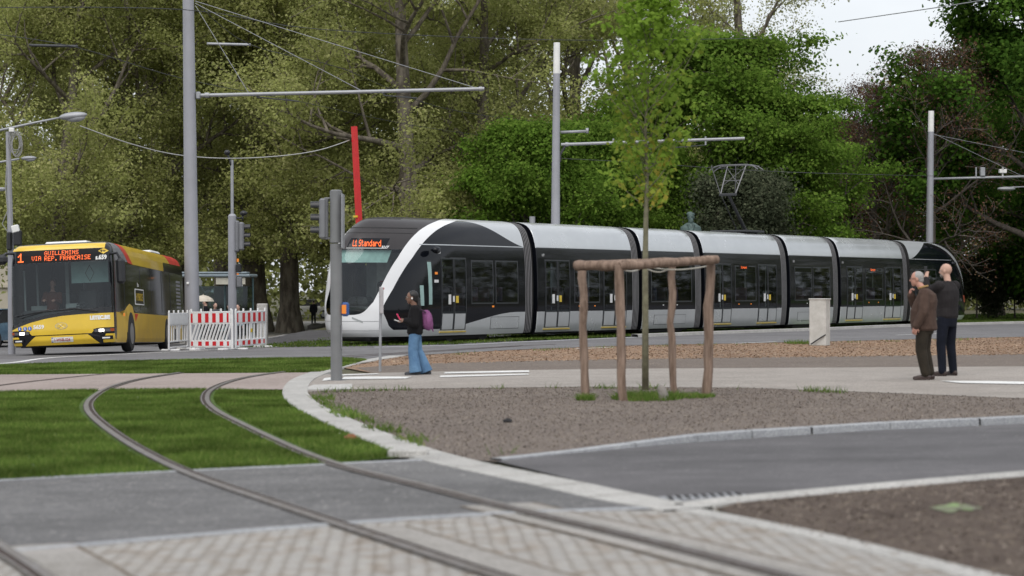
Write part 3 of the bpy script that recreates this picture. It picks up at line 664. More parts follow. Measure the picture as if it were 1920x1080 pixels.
# desk, blind, bulkhead, driver seat behind the windscreen
dd = MB(); dd.box((-3.55, HW, .92), (.9, 1.2, .22), 0, bev=.08); dd.box((-3.2, HW+.2, 1.15), (.5, .7, .3), 0, bev=.1); dd.box((-2.2, HW, .85), (2.2, 1.9, .06), 0)
dd.build('driver_desk', m_cabdark, sec)
dd = MB(); dd.box((-1.7, HW, 1.7), (.05, 2.2, 1.7), 0); dd.box((-1.78, 1.75, 1.6), (.06, .5, 1.5), 1); dd.box((-1.8, .9, 1.75), (.04, .5, 1.1), 2); dd.box((-1.85, 1.75, 1.62), (.08, .2, .26), 3, bev=.02); dd.box((-1.9, 1.75, 1.62), (.03, .1, .12), 1)
dd.build('cab_partition', [M('cab partition', (.45, .48, .48), .6), M('cab door panel', (.8, .82, .8), .6), M('partition glass', (.03, .05, .06), .1), MT['red']], sec)
dd = MB(); us2 = [R(46)+R(90)*i/16 for i in range(17)]; v_ = [fs_(u, z, -.12) for u in us2 for z in (2.25, 2.6)]
dd.add(v_, [(i*2, i*2+1, i*2+3, i*2+2) for i in range(16)]); dd.build('sunblind', m_teal, sec, fix=False)
dd = MB(); dd.box((-2.3, 1.35, 1.35), (.12, .5, .75), 0, bev=.05); dd.box((-2.5, 1.35, 1.05), (.45, .5, .12), 0, bev=.05); dd.build('driver_seat', m_cabdark, sec)
dd = MB(); v_ = [cabp(math.pi-R(60)-.03*i*.8, v_of(.83+.0*i+(.62)*j), .02) for i in (0, 1) for j in (0, 1)]; 
P0, P1 = fs_(R(118), .9, .03), fs_(R(84), 1.0, .03); dd.tube([P0, (P0+P1)/2+Vector((-.05, 0, 0)), P1], .018, 6); dd.build('wiper', m_under, sec)
# head lamps low in the nose
for a0, a1 in ((R(60), R(71)), (R(109), R(120))):
    dd = MB(); v_ = [cabp(math.pi-a0-(a1-a0)*i/6, v_of(.70+.02*i*(1 if a0 < 1.5 else -1)+e), .008) for i in range(7) for e in (0, .05)]; dd.add(v_, [(i*2, i*2+1, i*2+3, i*2+2) for i in range(6)])
    dd.build('headlight', m_cabgrey, sec, fix=False)
# passenger sections
cuts = [(3.72, 9.54), (10.24, 13.88), (14.58, 20.62), (21.33, 25.17), (25.86, 32.09)]
spec = [dict(d=[(4.14, 5.61), (7.64, 9.14)], w=[(5.85, 7.42)], n=4.0), dict(d=[], w=[(10.75, 12.1), (12.2, 13.6)], n=10.4, h=(11.0, 13.2)),
        dict(d=[(15.16, 16.58), (18.68, 20.2)], w=[(16.83, 18.5)], n=14.8, s=17.3), dict(d=[], w=[(21.7, 23.2), (23.3, 24.85)], n=21.6, h=(22, 24.4)),
        dict(d=[(26.41, 27.95), (30.12, 31.8)], w=[(28.2, 29.9)], n=26.0, s=28.7)]
zr = [.2, .3, .5, .83, .85, 1.10, 1.35, 1.7, 2.0, 2.33, 2.37, 2.5, 2.75, 2.77, 2.9, 3.05, 3.2, 3.3, 3.38, 3.45, 3.5, 3.54, 3.56, 3.575]
for (qa, qb), sp in zip(cuts, spec):
    sec = tag(bpy.data.objects.new('passenger_section', None)); COL.objects.link(sec); sec.parent = tram
    b_ = MB(); ring = [(inset(z), z) for z in zr]; ring = ring+[(2*HW-t, z) for t, z in ring[::-1]]
    HL = [(a_+.03, c_-.03, .85, 2.37) for a_, c_ in sp['d']]+[(a_+.03, c_-.03, 1.10, 2.33) for a_, c_ in sp['w']]
    qs = sorted(set([qa, qa+.02, qb-.02, qb]+[h[0] for h in HL]+[h[1] for h in HL]))
    rings = [[(q, t+(0.02 if q in (qa, qb) else 0)*(1 if t < HW else -1), z) for t, z in ring] for q in qs]
    nR = len(ring); b_.loft(rings, 0, caps=True)
    ms = []
    for i in range(len(rings)-1):
        for k in range(nR):
            z0, z1 = ring[k][1], ring[(k+1) % nR][1]; zm = (z0+z1)/2
            ms.append(1 if .83 < zm < 2.77 else 0)
    b_.m = ms+[1, 1]; kf = []; km = []
    for f, m_ in zip(b_.f, b_.m):
        if len(f) == 4:
            cq = sum(b_.v[i][0] for i in f)/4; cz = sum(b_.v[i][2] for i in f)/4; ct = sum(b_.v[i][1] for i in f)/4
            if abs(ct-HW) > 1.0 and any(h[0] < cq < h[1] and h[2] < cz < h[3] for h in HL): continue
        kf.append(f); km.append(m_)
    b_.f = kf; b_.m = km; interior(sec, qa, qb, sp)
    b_.build('body_shell', [m_silver, m_tglass], sec, smooth=True, ang=35)
    for a_, c_ in sp['d']: add_door(sec, a_, c_)
    for a_, c_ in sp['w']: add_window(sec, a_, c_)
    add_number(sec, sp['n'])
    if 'h' in sp:
        d = MB(); side_panel(d, sp['h'][0], sp['h'][1], .34, .66, .004, 0, 2); side_panel(d, sp['h'][0]+.015, sp['h'][1]-.015, .352, .648, .006, 1, 2); d.build('service_hatch', [m_seam, m_silver], sec)
    if 's' in sp:
        d = MB(); side_panel(d, sp['s']-.12, sp['s']+.62, 2.22, 2.37, .013, 0, 2)
        led(d, 'Standard', lambda u, z: (sp['s']+u, inset(z)-.018, z), .0, 2.25, .0095, .0125, 1); d.build('side_display', [m_tglass, MT['led']], sec, fix=False)
    d = MB(); qm = (qa+qb)/2; d.box((qm, HW, .22), (qb-qa-.3, 2.1, .18), 0)
    if 'h' not in sp:
        pass
    else:
        for q in (qm-.9, qm+.9):
            for t in (.35, 2.3): d.cyl((q, t-.07, .3), (q, t+.07, .3), .29, n=20)
        d.box((qm, HW, .16), (2.6, 2.2, .2), 0, bev=.04)
    d.build('underframe', m_under, sec)
    d = MB(); side_panel(d, qa+.02, qb-.02, 2.765, 2.785, .006, 0, 1); d.build('gutter_line', m_seam, sec)
    for e_ in (-.5, .45):
        d = MB(); side_panel(d, qm+e_, qm+e_+.07, .97, 1.0, .008, 0, 1); d.build('marker_light', MT['orange'] if sp['d'] else m_sticker, sec)
# rear cab
sec, Mx = cab(True)
side = [(33.3, 34.4), (34.6, 35.6)]
for a_, c_ in side: add_window(sec, a_, c_)
interior(sec, 32.9, 36.5, dict(w=side, d=[]))
add_number(sec, 37.2)
d = MB(); d.ell((37.2, -.13, 2.62), (.16, .12, .1), 0, 16, 10); d.box((37.2, -.04, 2.62), (.1, .14, .05)); d.build('camera_pod', m_tglass, sec, smooth=True)
d = MB(); side_panel(d, 32.9, 37.6, 2.765, 2.79, .006, 0, 1, nq=20); d.build('gutter_line', m_silver, sec)
d = MB(); v_ = [cabp(R(20)+R(9)*i/6, v_of(.95+.3*e), .01, mirror=True) for i in range(7) for e in (0, 1)]; d.add(v_, [(i*2, i*2+1, i*2+3, i*2+2) for i in range(6)]); d.build('tail_light', M('tail lamp', (.45, .1, .05), .3), sec, fix=False)
# bellows between sections
for c in (3.32, 9.84, 14.18, 20.93, 25.47, 32.39):
    b_ = MB(); ring = [(inset(z), z) for z in zr]; ring = ring+[(2*HW-t, z) for t, z in ring[::-1]]
    rings = []; ms = []
    qs = [-.30]+[x for k in range(5) for x in (-.29+.085*k, -.25+.085*k, -.245+.085*k, -.21+.085*k)]+[.14, .145, .40]
    ins = [.03]+[x for k in range(5) for x in (.012, .012, .07, .07)]+[.012, .16, .16]
    for q, i_ in zip(qs, ins): rings.append([(c+q, t+i_*(1 if t < HW else -1), z-(i_ if z > 3 else 0)) for t, z in ring])
    b_.loft(rings, 0, caps=False); nR = len(ring)
    b_.m = [(1 if i >= len(rings)-3 or ins[i] > .06 or ins[i+1] > .06 else 0) for i in range(len(rings)-1) for k in range(nR)]
    b_.build('gangway_bellows', [m_rib, m_under], tram, smooth=False)
# pantograph on the fourth section
pg = MB(); base_ = Vector((20.3, HW, 3.56))
def L_(q, t, z): return (q, t, z)
pg.box((19.6, HW, 3.64), (1.5, 1.5, .07), 0, bev=.02)
for t in (.75, 1.9): pg.cyl((19.2, t, 3.56), (19.2, t, 3.66), .05, n=8); pg.cyl((20.0, t, 3.56), (20.0, t, 3.66), .05, n=8)
pg.tube([(20.3, HW, 3.66), (18.9, HW, 4.95)], [.07, .055], 8, 0); pg.tube([(20.0, HW+.2, 3.66), (18.75, HW+.2, 4.9)], .02, 6, 0)
pg.box((18.85, HW, 4.97), (.12, .7, .1), 0, bev=.02)
kz = 6.05
for t in (HW-.38, HW+.38):
    pg.tube([(18.85, t*.8+HW*.2, 4.98), (19.55, t, kz)], .024, 6, 1)
pg.tube([(18.85, HW-.3, 4.98), (18.5, HW-.5, 6.02)], .016, 6, 1); pg.tube([(18.85, HW+.3, 4.98), (18.5, HW+.5, 6.02)], .016, 6, 1)
pg.tube([(19.2, HW-.34, 5.5), (19.2, HW+.34, 5.5)], .014, 6, 1); pg.tube([(19.1, HW-.3, 5.35), (19.5, HW+.38, 6.0)], .01, 5, 1); pg.tube([(19.1, HW+.3, 5.35), (19.5, HW-.38, 6.0)], .01, 5, 1)
for q in (19.3, 19.7):
    pg.tube([(q, HW-1.0, kz-.16), (q, HW-.8, kz-.03), (q, HW-.55, kz+.03), (q, HW+.55, kz+.03), (q, HW+.8, kz-.03), (q, HW+1.0, kz-.16)], .022, 6, 1)
for t in (HW-.55, HW+.55): pg.box((19.5, t, kz), (.42, .04, .05), 1)
pg.build('pantograph', [MT['dark'], M('pantograph steel', (.2, .2, .21), .5, .4)], tram)
# ------------------------------------------------------------------ trees
def grow(seed, H=20, fork=5, r0=.5, spread=8, nl=6, lean=0, up=.35, droop=0, flare=1.5, wob=.10, leader=True, lens=(.52, .5, .45), counts=(5, 4), dens=1.0, base_z=3.5, low=0):
    """trunk, limbs, boughs and twigs; returns the wood and the points where leaves sit"""
    rng = random.Random(seed); mb = MB(); tips = []
    def path(p, d, L, n, wb, upw):
        pts = [p.copy()]; d = d.normalized()
        for i in range(n):
            d = (d+Vector((rng.gauss(0, wb), rng.gauss(0, wb), rng.gauss(0, wb)+upw/n))).normalized(); pts.append(pts[-1]+d*L/n)
        return pts
    def rad(r, r1, n): return [r+(r1-r)*(i/n)**.8 for i in range(n+1)]
    def branch(p, d, L, r, lev):
        n = 6 if lev == 1 else 4
        pts = path(p, d, L, n, wob*(1.5 if lev > 1 else 1.2), (up if lev == 1 else up*.4-droop))
        if max(q.z for q in pts) > H: pts = [Vector((q.x, q.y, min(q.z, H-rng.random()*.6))) for q in pts]
        pts = [Vector((q.x, q.y, max(q.z, base_z+rng.random()*.5))) if i else q for i, q in enumerate(pts)]
        mb.tube(pts, rad(r, max(.012, r*.25), n), 6 if lev == 1 else (4 if lev == 2 else 3), 0, caps=False)
        if lev == 3:
            for t in (.35, .6, .85, 1.0): tips.append((pts[int(t*n)]+Vector([rng.gauss(0, .12) for _ in range(3)]), lev))
            return
        nc = counts[lev-1]; t0 = .3 if lev == 1 else .25
        for k in range(nc):
            t = t0+(1-t0)*(k+rng.random()*.8)/nc; i = min(n-1, int(t*n)); q = pts[i].lerp(pts[i+1], t*n-i)
            ax = (pts[i+1]-pts[i]).normalized(); rd = Vector([rng.gauss(0, 1) for _ in range(3)]); rd = (rd-ax*rd.dot(ax)).normalized()
            dd = (ax*.55+rd*.85+Vector((0, 0, .12))).normalized()
            branch(q, dd, L*lens[lev-1]*(.7+.6*rng.random())*(1.1-.35*t), r*(.55-.2*t), lev+1)
        branch(pts[-1], (pts[-1]-pts[-2]).normalized(), L*lens[lev-1]*.8, r*.28, lev+1)
    # trunk with root flare
    top = H*.82 if leader else fork+.5; n = 12; tp = []
    dx, dy = rng.uniform(-1, 1)*lean, rng.uniform(-1, 1)*lean
    for i in range(n+1):
        t = i/n; tp.append(Vector((dx*t+math.sin(t*5+seed)*.12*H/20, dy*t+math.cos(t*4+seed)*.12*H/20, top*t)))
    tr = [r0*(1+(flare-1)*max(0, 1-q.z/(1.4 if H > 8 else .3))**2)*(1-.72*(q.z/max(top, 1e-3))**1.1 if leader else 1-.25*q.z/top) for q in tp]
    tr = [max(r, .02) for r in tr]
    mb.tube([tp[0]-Vector((0, 0, .8))]+tp, [tr[0]*1.15]+tr, 14, 0)
    for k in range(nl):
        z = fork+(top-fork)*((k+rng.random()*.6)/nl)**(.9 if leader else 2) if leader else fork+rng.random()*.5
        i = min(n-1, int(z/top*n)); q = tp[i].lerp(tp[i+1], z/top*n-i)
        a_ = k*2.4+rng.random()*.8; el = rng.uniform(.15, .55)+(.6*(z-fork)/max(H-fork, 1) if leader else .3)
        d = Vector((math.cos(a_)*math.cos(el), math.sin(a_)*math.cos(el), math.sin(el)))
        L = spread*(1.0-.45*((z-fork)/max(H-fork, 1)))*rng.uniform(.8, 1.15)
        branch(q, d, L, max(tr[i]*.52, .03), 1)
    if leader: branch(tp[-1], Vector((0, 0, 1)), (H-top)*1.1, tr[-1], 1)
    for k in range(low):      # low hanging boughs
        a_ = rng.random()*6.28; q = tp[min(n-1, int(fork/top*n))]
        branch(q, Vector((math.cos(a_), math.sin(a_), -.05)), spread*.8, .1, 1)
    return mb, tips
def leaves(tips, seed, per, size, rad, flat=.7, tintbias=0, hb=0):
    rg = np.random.default_rng(seed); C_ = np.array([tuple(t[0]) for t in tips]); n = len(C_)
    cl = rg.normal(0, 1, (n, 1))*.17
    P = np.repeat(C_, per, 0)+rg.normal(0, 1, (n*per, 3))*np.array([rad, rad, rad*flat])
    N = n*per; out_ = P-np.repeat(C_, per, 0); out_ /= np.linalg.norm(out_, axis=1, keepdims=True)+1e-6
    nrm = out_*.75+rg.normal(0, .42, (N, 3)); nrm[:, 2] = nrm[:, 2]+.55; nrm /= np.linalg.norm(nrm, axis=1, keepdims=True)
    u = np.cross(nrm, rg.normal(0, 1, (N, 3))); u /= np.linalg.norm(u, axis=1, keepdims=True); v = np.cross(nrm, u)
    s = size*rg.uniform(.6, 1.25, (N, 1)); l = s*rg.uniform(.7, 1.0, (N, 1))
    V = np.stack([P-u*s*.5, P-v*l*.45+nrm*s*.12, P+u*s*.5, P+v*l*.45+nrm*s*.12], 1).reshape(-1, 3)
    F_ = np.arange(N*4).reshape(N, 4)
    t = np.clip(.5+np.repeat(cl[:, 0], per)+rg.normal(0, .17, N)+tintbias, 0, 1)
    return V, F_, {'tint': np.repeat(t, 4)}
m_bark = M('plane bark', (.22, .19, .15), .9, col2=(.085, .07, .055), ns=2.2, nd_=7, bump=.8, bs=9, stretch=(2, 2, .7), lo=.4, hi=.62)
m_bark2 = M('dark bark', (.12, .10, .085), .9, col2=(.06, .05, .042), ns=4, nd_=6, bump=.6, bs=12, stretch=(2, 2, .6))
m_l1 = leaf_mat('olive young leaves', (.24, .265, .085), (.38, .41, .145), (.50, .49, .23), .55)
m_l1b = leaf_mat('pale olive leaves', (.22, .24, .10), (.36, .38, .17), (.48, .47, .26), .5)
m_l2 = leaf_mat('bright green leaves', (.065, .125, .018), (.13, .225, .034), (.22, .32, .06), .5)
m_l3 = leaf_mat('dark green leaves', (.018, .045, .010), (.04, .09, .018), (.08, .15, .03), .4)
m_l4 = leaf_mat('dark red buds', (.09, .04, .03), (.16, .085, .06), (.20, .16, .08), .4)
m_l5 = leaf_mat('grey green bush leaves', (.04, .05, .03), (.07, .085, .05), (.12, .13, .08), .35)
m_l6 = leaf_mat('maple leaves', (.19, .30, .04), (.28, .42, .07), (.48, .40, .08), .6)
def make_tree(name, kw, lkw, mb_mat, lf_mat, seed):
    root = thing(name, (0, 0, 0)); mb, tips = grow(seed, **kw)
    mb.build('trunk', mb_mat, root, smooth=True, fix=False)
    V, F_, A_ = leaves(tips, seed, **lkw); np_mesh('crown', V, F_, lf_mat, A_, root)
    return root
def put(proto, x, y, label, cat='tree', group=None, s=1, rz=0, sz=None, z=None, used=set()):
    o = proto if proto.name not in used and id(proto) not in used else copy_tree(proto)
    used.add(id(proto)); used.add(proto.name) if o is proto else None
    o.location = (x, y, gz(x, y) if z is None else z); o.scale = (s, s, sz or s); o.rotation_euler = (0, 0, rz)
    return tag(o, label, cat, group)
PK = dict(H=21, fork=4.6, r0=.52, spread=8.5, nl=9, counts=(6, 4), low=5, base_z=3.9, lean=.8)
planeA = make_tree('plane_tree', PK, dict(per=50, size=.155, rad=.40), m_bark, m_l1, 3)
planeB = make_tree('plane_tree', dict(PK, H=19, spread=9, nl=9, fork=5.2, lean=1.2), dict(per=50, size=.155, rad=.40), m_bark, m_l1, 8)
planeC = make_tree('plane_tree', dict(PK, H=22, spread=8, nl=11, fork=6.2, low=3), dict(per=42, size=.155, rad=.42), m_bark, m_l1, 21)
planeD = make_tree('plane_tree', dict(PK, H=24, spread=9, nl=8, fork=6, wob=.14, low=0, base_z=5), dict(per=20, size=.14, rad=.42), m_bark, m_l1b, 33)
greenA = make_tree('chestnut_tree', dict(H=13, fork=2.2, r0=.3, spread=5.4, nl=14, counts=(6, 4), base_z=1.6, droop=.25, up=.1), dict(per=34, size=.19, rad=.46, flat=.42), m_bark2, m_l2, 5)
greenB = make_tree('lime_tree', dict(H=11, fork=1.6, r0=.25, spread=4.6, nl=12, counts=(6, 4), base_z=1.0), dict(per=34, size=.2, rad=.45, flat=.6), m_bark2, m_l2, 12)
darkA = make_tree('dark_park_tree', dict(H=19, fork=2.5, r0=.4, spread=6.5, nl=15, counts=(6, 4), base_z=1.4, low=3), dict(per=34, size=.24, rad=.5, flat=.5), m_bark2, m_l3, 17)
darkG = make_tree('dark_park_tree', dict(H=18, fork=2.5, r0=.4, spread=6.5, nl=14, counts=(6, 4), base_z=1.4, low=3), dict(per=36, size=.24, rad=.5, flat=.5), m_bark2, leaf_mat('mid green leaves', (.035, .085, .014), (.075, .155, .024), (.14, .24, .04), .45), 19)
redA = make_tree('copper_tree', dict(H=13, fork=1.8, r0=.24, spread=5.2, nl=16, counts=(7, 6), base_z=1.2, wob=.13, up=.5), dict(per=4, size=.10, rad=.26), M('copper tree bark', (.13, .11, .095), .9, col2=(.07, .06, .05), ns=4), m_l4, 41)
bushA = make_tree('grey_bush', dict(H=6.2, fork=.8, r0=.12, spread=2.7, nl=12, counts=(6, 4), base_z=.4), dict(per=24, size=.13, rad=.34), m_bark2, m_l5, 51)
shrubA = make_tree('shrub', dict(H=3.0, fork=.3, r0=.05, spread=1.5, nl=10, counts=(5, 3), base_z=.1), dict(per=18, size=.12, rad=.2), m_bark2, m_l5, 61)
GP_ = 'plane trees of the park'
def at(px, d): return X(px, d), d
for pr, px, d, s, rz, lab in [
 (planeA, 482, 112, 1.22, 0, 'thick olive plane tree with a wide dark trunk right of the signal pole'),
 (planeB, 545, 108, 1.0, 2.2, 'plane tree with flared roots on the plaza left of the tram nose'),
 (planeC, 772, 98, 1.0, 1.0, 'tall straight plane trunk rising behind the white tram nose'),
 (planeA, 226, 104, .95, 3.6, 'plane tree whose trunk stands above the rear half of the yellow bus'),
 (planeB, 95, 98, .92, 4.4, 'forked plane tree above the front of the yellow bus'),
 (planeB, 338, 118, 1.05, .5, 'plane tree directly behind the tall grey mast on the left'),
 (planeC, -60, 105, 1.0, 2.0, 'plane tree leaning in from the left edge of the photo'),
 (planeA, 660, 122, 1.05, 1.3, 'plane tree behind the slanting red post'),
 (planeA, 905, 104, .95, 5.1, 'plane tree with pale leaves over the second tram section'),
 (planeC, 150, 128, 1.05, 4.6, 'farther plane tree between the bus roof and the street lamp'),
 (planeB, 1060, 116, 1.1, 3.0, 'plane tree crown above the mast with the white tip'),
 (planeB, 850, 130, 1.1, 1.9, 'farther plane tree with a thin dark trunk left of the green lime tree'),
 (planeC, 420, 135, 1.1, 5.5, 'farther plane tree seen between mast and signal pole')]:
    x, y = at(px, d); put(pr, x, y, lab, 'plane tree', GP_, s, rz)
x, y = at(1180, 128); put(planeD, x, y, 'airy plane tree high behind the young staked tree', 'plane tree', GP_, 1.0, .4)
x, y = at(1390, 118); put(planeD, x, y, 'airy pale plane tree against the white sky', 'plane tree', GP_, .98, 2.1)
x, y = at(985, 90); put(greenB, x, y, 'bright green lime tree behind the second tram section', 'tree', 'green trees behind the tram', .74, 0)
x, y = at(1090, 94); put(greenB, x, y, 'bright green lime tree right of the white-tipped mast', 'tree', 'green trees behind the tram', .76, 2.6)
x, y = at(1190, 97); put(greenB, x, y, 'dense green lime tree behind the young staked tree', 'tree', 'green trees behind the tram', .7, 4.1)
x, y = at(1330, 100); put(greenA, x, y, 'large layered chestnut tree behind the stone bust', 'tree', 'green trees behind the tram', 1.0, 0)
x, y = at(1450, 98); put(greenA, x, y, 'layered chestnut tree behind the raised pantograph', 'tree', 'green trees behind the tram', .78, 2.4)
x, y = at(1385, 92); put(bushA, x, y, 'grey green bush beside the stone bust', 'bush', None, 1, 0)
x, y = at(1750, 104); put(redA, x, y, 'bare twiggy copper tree beside the far mast', 'copper tree', 'copper trees', 1.0, 0)
x, y = at(1640, 108); put(redA, x, y, 'copper tree with dark red buds behind the rear tram sections', 'copper tree', 'copper trees', .9, 2.2)
x, y = at(1560, 112); put(redA, x, y, 'smaller copper tree between the chestnut and the sky gap', 'copper tree', 'copper trees', .78, 4.0)
for px, d, pr, s, rz, lab in [(1948, 104, darkG, 1.0, 0, 'tall dark green tree at the right edge of the photo'), (1870, 124, darkA, .78, 1.4, 'dark green tree behind the far mast arm'),
    (2080, 112, darkG, 1.0, 3, 'dark green tree just beyond the right edge'), (1700, 132, darkG, .62, 2.2, 'low dark green tree behind the copper trees'), (1560, 128, darkA, .6, .8, 'low dark tree behind the chestnut tree'),
    (1240, 125, darkG, .72, 5, 'dark green tree deep behind the lime trees'), (1420, 135, darkG, .7, 3.4, 'dark tree deep behind the pantograph')]:
    x, y = at(px, d); put(pr, x, y, lab, 'tree', 'dark trees of the park', s, rz)
for i, (px, d, s, lab) in enumerate([(1832, 112, 1.0, 'brownish shrub nearest the rear end of the tram'), (1868, 116, .9, 'shrub second right of the tram rear'), (1902, 113, 1.0, 'shrub in front of the tall dark tree'), (1945, 114, 1.1, 'shrub at the right edge beside the tram lawn'),
    (1600, 112, 1.1, 'shrub hidden behind the fifth tram section')]):
    x, y = at(px, d); put(shrubA, x, y, lab, 'shrub', 'shrubs along the lawn', s, i*1.3)
# far wood that closes the park; unseen right wing added to darken tram reflections
def far_wood():
    rg = np.random.default_rng(7); n = 6500
    x = rg.uniform(-62, 110, n); y = 168+rg.uniform(-8, 10, n)-np.clip(x-35, 0, 200)*1.35
    keep = ~((x < -25) & (x > -70) & (rg.random(n) < .86)); x = x[keep]; y = y[keep]; n = len(x)
    top = 14+2.5*np.sin(x*.23)+2*np.sin(x*.61+1)+6*(x < 2); z = rg.random(n)*top
    tips = [((x[i], y[i], z[i]), 0) for i in range(n)]
    V, F_, A_ = leaves(tips, 9, 26, .5, 1.2, .8)
    o = np_mesh('far_wood', V, F_, leaf_mat('far wood leaves', (.14, .155, .055), (.23, .25, .09), (.33, .34, .13), .45), A_)
    tag(o, 'dense dark green wood closing off the far side of the park, with an added unseen right wing', 'woodland', kind='stuff')
far_wood()
# young maple with stakes in the soil island
def young():
    d = 31.0; bx, by = G(1210, 731); kx = lambda px: X(px, by); root = thing('young_tree', (bx, by, gz(bx, by)), label='young maple with a thin trunk tied inside the wooden tree guard', cat='young tree')
    rng = random.Random(4); mb = MB(); tips = []
    Wz = lambda py: CH-(py-HY)*by/F-gz(bx, by)
    tr = [Vector((kx(a_)-bx, 0, Wz(b_))) for a_, b_ in ((1210, 731), (1210, 600), (1210, 490), (1211, 420), (1213, 340), (1210, 240), (1216, 120), (1222, -12))]
    tr[0].z = -.1
    mb.tube(tr, [.052, .046, .043, .036, .028, .020, .013, .006], 10)
    top = tr[-1].z
    for k in range(60):
        z = Wz(400)+(top-Wz(400)-.1)*(k/59)**.9; i = max(j for j in range(len(tr)-1) if tr[j].z <= z); t = (z-tr[i].z)/(tr[i+1].z-tr[i].z); q = tr[i].lerp(tr[i+1], t)
        u = (z-Wz(400))/(top-Wz(400)); wd = (.36+.86*math.sin(min(1, u*1.5+.1)*math.pi/2)) * (1 if u < .45 else max(.08, 1-(u-.45)/.6))
        a_ = k*2.4+rng.random(); L = wd*rng.uniform(.65, 1.15)*1.0
        dd = Vector((math.cos(a_), math.sin(a_), .75)).normalized(); p = q.copy(); pts = [p]
        for s_ in range(4):
            dd = (dd+Vector((rng.gauss(0, .12), rng.gauss(0, .12), .12))).normalized(); p = p+dd*L/4*1.15; pts.append(p)
            if s_ >= 0: tips.append((p+Vector([rng.gauss(0, .035) for _ in range(3)]), 0))
            if s_ >= 1 and rng.random() < .8: tips.append((p+Vector([rng.gauss(0, .11) for _ in range(3)]), 0))
        mb.tube(pts, [.010, .008, .006, .004, .002], 5, caps=False)
    mb.build('trunk', M('young bark', (.20, .19, .12), .85, col2=(.12, .11, .07), ns=9, bump=.4, bs=30), root, smooth=True, fix=False)
    rg = np.random.default_rng(3); V, F_, A_ = leaves(tips, 3, 8, .10, .08, .8)
    zt_ = V[:, 2].reshape(-1, 4).mean(1); zt_ = np.repeat(np.clip((zt_-Wz(400))/(top-Wz(400)), 0, 1), 4); A_['tint'] = np.clip(A_['tint']+.22*(1-zt_*3.5), 0, 1)
    np_mesh('crown', V, F_, m_l6, A_, root)
young()
# ------------------------------------------------------------------ bus
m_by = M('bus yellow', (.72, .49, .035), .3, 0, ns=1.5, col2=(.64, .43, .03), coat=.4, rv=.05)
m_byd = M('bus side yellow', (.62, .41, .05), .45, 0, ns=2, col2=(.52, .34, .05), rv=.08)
m_bred = M('bus red', (.6, .035, .02), .4, ns=2)
m_bgrey = M('bus corner grey', (.2, .2, .21), .5, ns=2)
m_bblk = M('bus black mask', (.012, .013, .016), .12, 0, ns=2)
m_bside = M('bus tinted side glass', (.014, .018, .012), .06, 0, ns=1.2, bump=.02, bs=1)
m_bscr = glass_mat('bus windscreen glass', (.72, .80, .80), .82, .02)
D0 = 55.3
bus = thing('city_bus', (X(214, D0), D0, -.075), label='yellow and dark city bus with an amber line 1 destination sign', cat='bus', rot=(-R(1.3), R(-2.6), R(.0)))
BW = 1.31
BT_ = [(.22, .04, .10), (.35, .01, .02), (.6, 0, 0), (1.0, 0, .02), (1.5, 0, .05), (2.3, .0, .10), (2.55, .02, .15), (2.68, .05, .20), (2.76, .09, .26), (2.82, .17, .38), (2.85, .32, .65), (2.86, 1.30, 2.0)]
def bt(z):
    zs_ = [r[0] for r in BT_]; return float(np.interp(z, zs_, [r[1] for r in BT_])), float(np.interp(z, zs_, [r[2] for r in BT_]))
def bp_(ph, z, off=0):
    i_, y0 = bt(z); w_ = max(.01, BW-i_)+off; c, s_ = math.cos(ph), max(0, math.sin(ph)); e = .42; D_ = .55+off
    return Vector((-BW+w_*math.copysign(abs(c)**e, c), y0-off+D_-D_*s_**e, z))
def fpt(x, z, off=.01):      # x measured from the centre line of the front
    w_ = BW-bt(z)[0]; c = min(1, abs(x)/w_)**(1/.42); ph = math.acos(c); ph = ph if x > 0 else math.pi-ph
    return bp_(ph, z, off)
def fpatch(mb, x0, x1, lo, hi, off, m=0, nx=24, nz_=8):
    lo_ = lo if callable(lo) else (lambda x: lo); hi_ = hi if callable(hi) else (lambda x: hi)
    vs = []
    for i in range(nx+1):
        x = x0+(x1-x0)*i/nx
        for j in range(nz_+1): vs.append(fpt(x, lo_(x)+(hi_(x)-lo_(x))*j/nz_, off))
    mb.add(vs, [(i*(nz_+1)+j, (i+1)*(nz_+1)+j, (i+1)*(nz_+1)+j+1, i*(nz_+1)+j+1) for i in range(nx) for j in range(nz_)], m)
topy = lambda x: float(np.interp(x, [-1.31, -1.1, -.8, -.4, 0, .5, 1.31], [.64, .72, .82, .91, .965, .99, 1.0]))
scb = lambda x: topy(x)+.07+.06*max(0, x)
zb_ = [.22, .3, .45, .6, .75]; rows = zb_+['s']*10+[2.33, 2.45, 2.55, 2.62, 2.68, 2.72, 2.76, 2.79, 2.82, 2.84, 2.85, 2.855, 2.86]
fph = [R(26)*i/6 for i in range(6)]+[R(26)+R(128)*i/40 for i in range(41)]+[R(154)+R(26)*(i+1)/6 for i in range(6)]
cols = [('n', y) for y in (12, 11.9, 11, 9, 6, 3, 1.5)]+[('f', p) for p in fph]+[('b', y) for y in (1.5, 3, 6, 9, 11, 11.9, 12)]
V = []; nr = len(rows)
for k, p in cols:
    ph = p if k == 'f' else (0 if k == 'n' else math.pi); xx = bp_(ph, 1.3).x+BW; zs0 = scb(max(-1.31, min(1.31, xx))); ns_ = 0
    for j, r_ in enumerate(rows):
        z = r_ if r_ != 's' else zs0+(2.33-zs0)*(j-5)/10
        q = bp_(ph, z)
        if k != 'f': q = Vector((q.x, p if p < 12 else 12+min(.0, 0), z))
        V.append(tuple(q))
body = []; scr = []
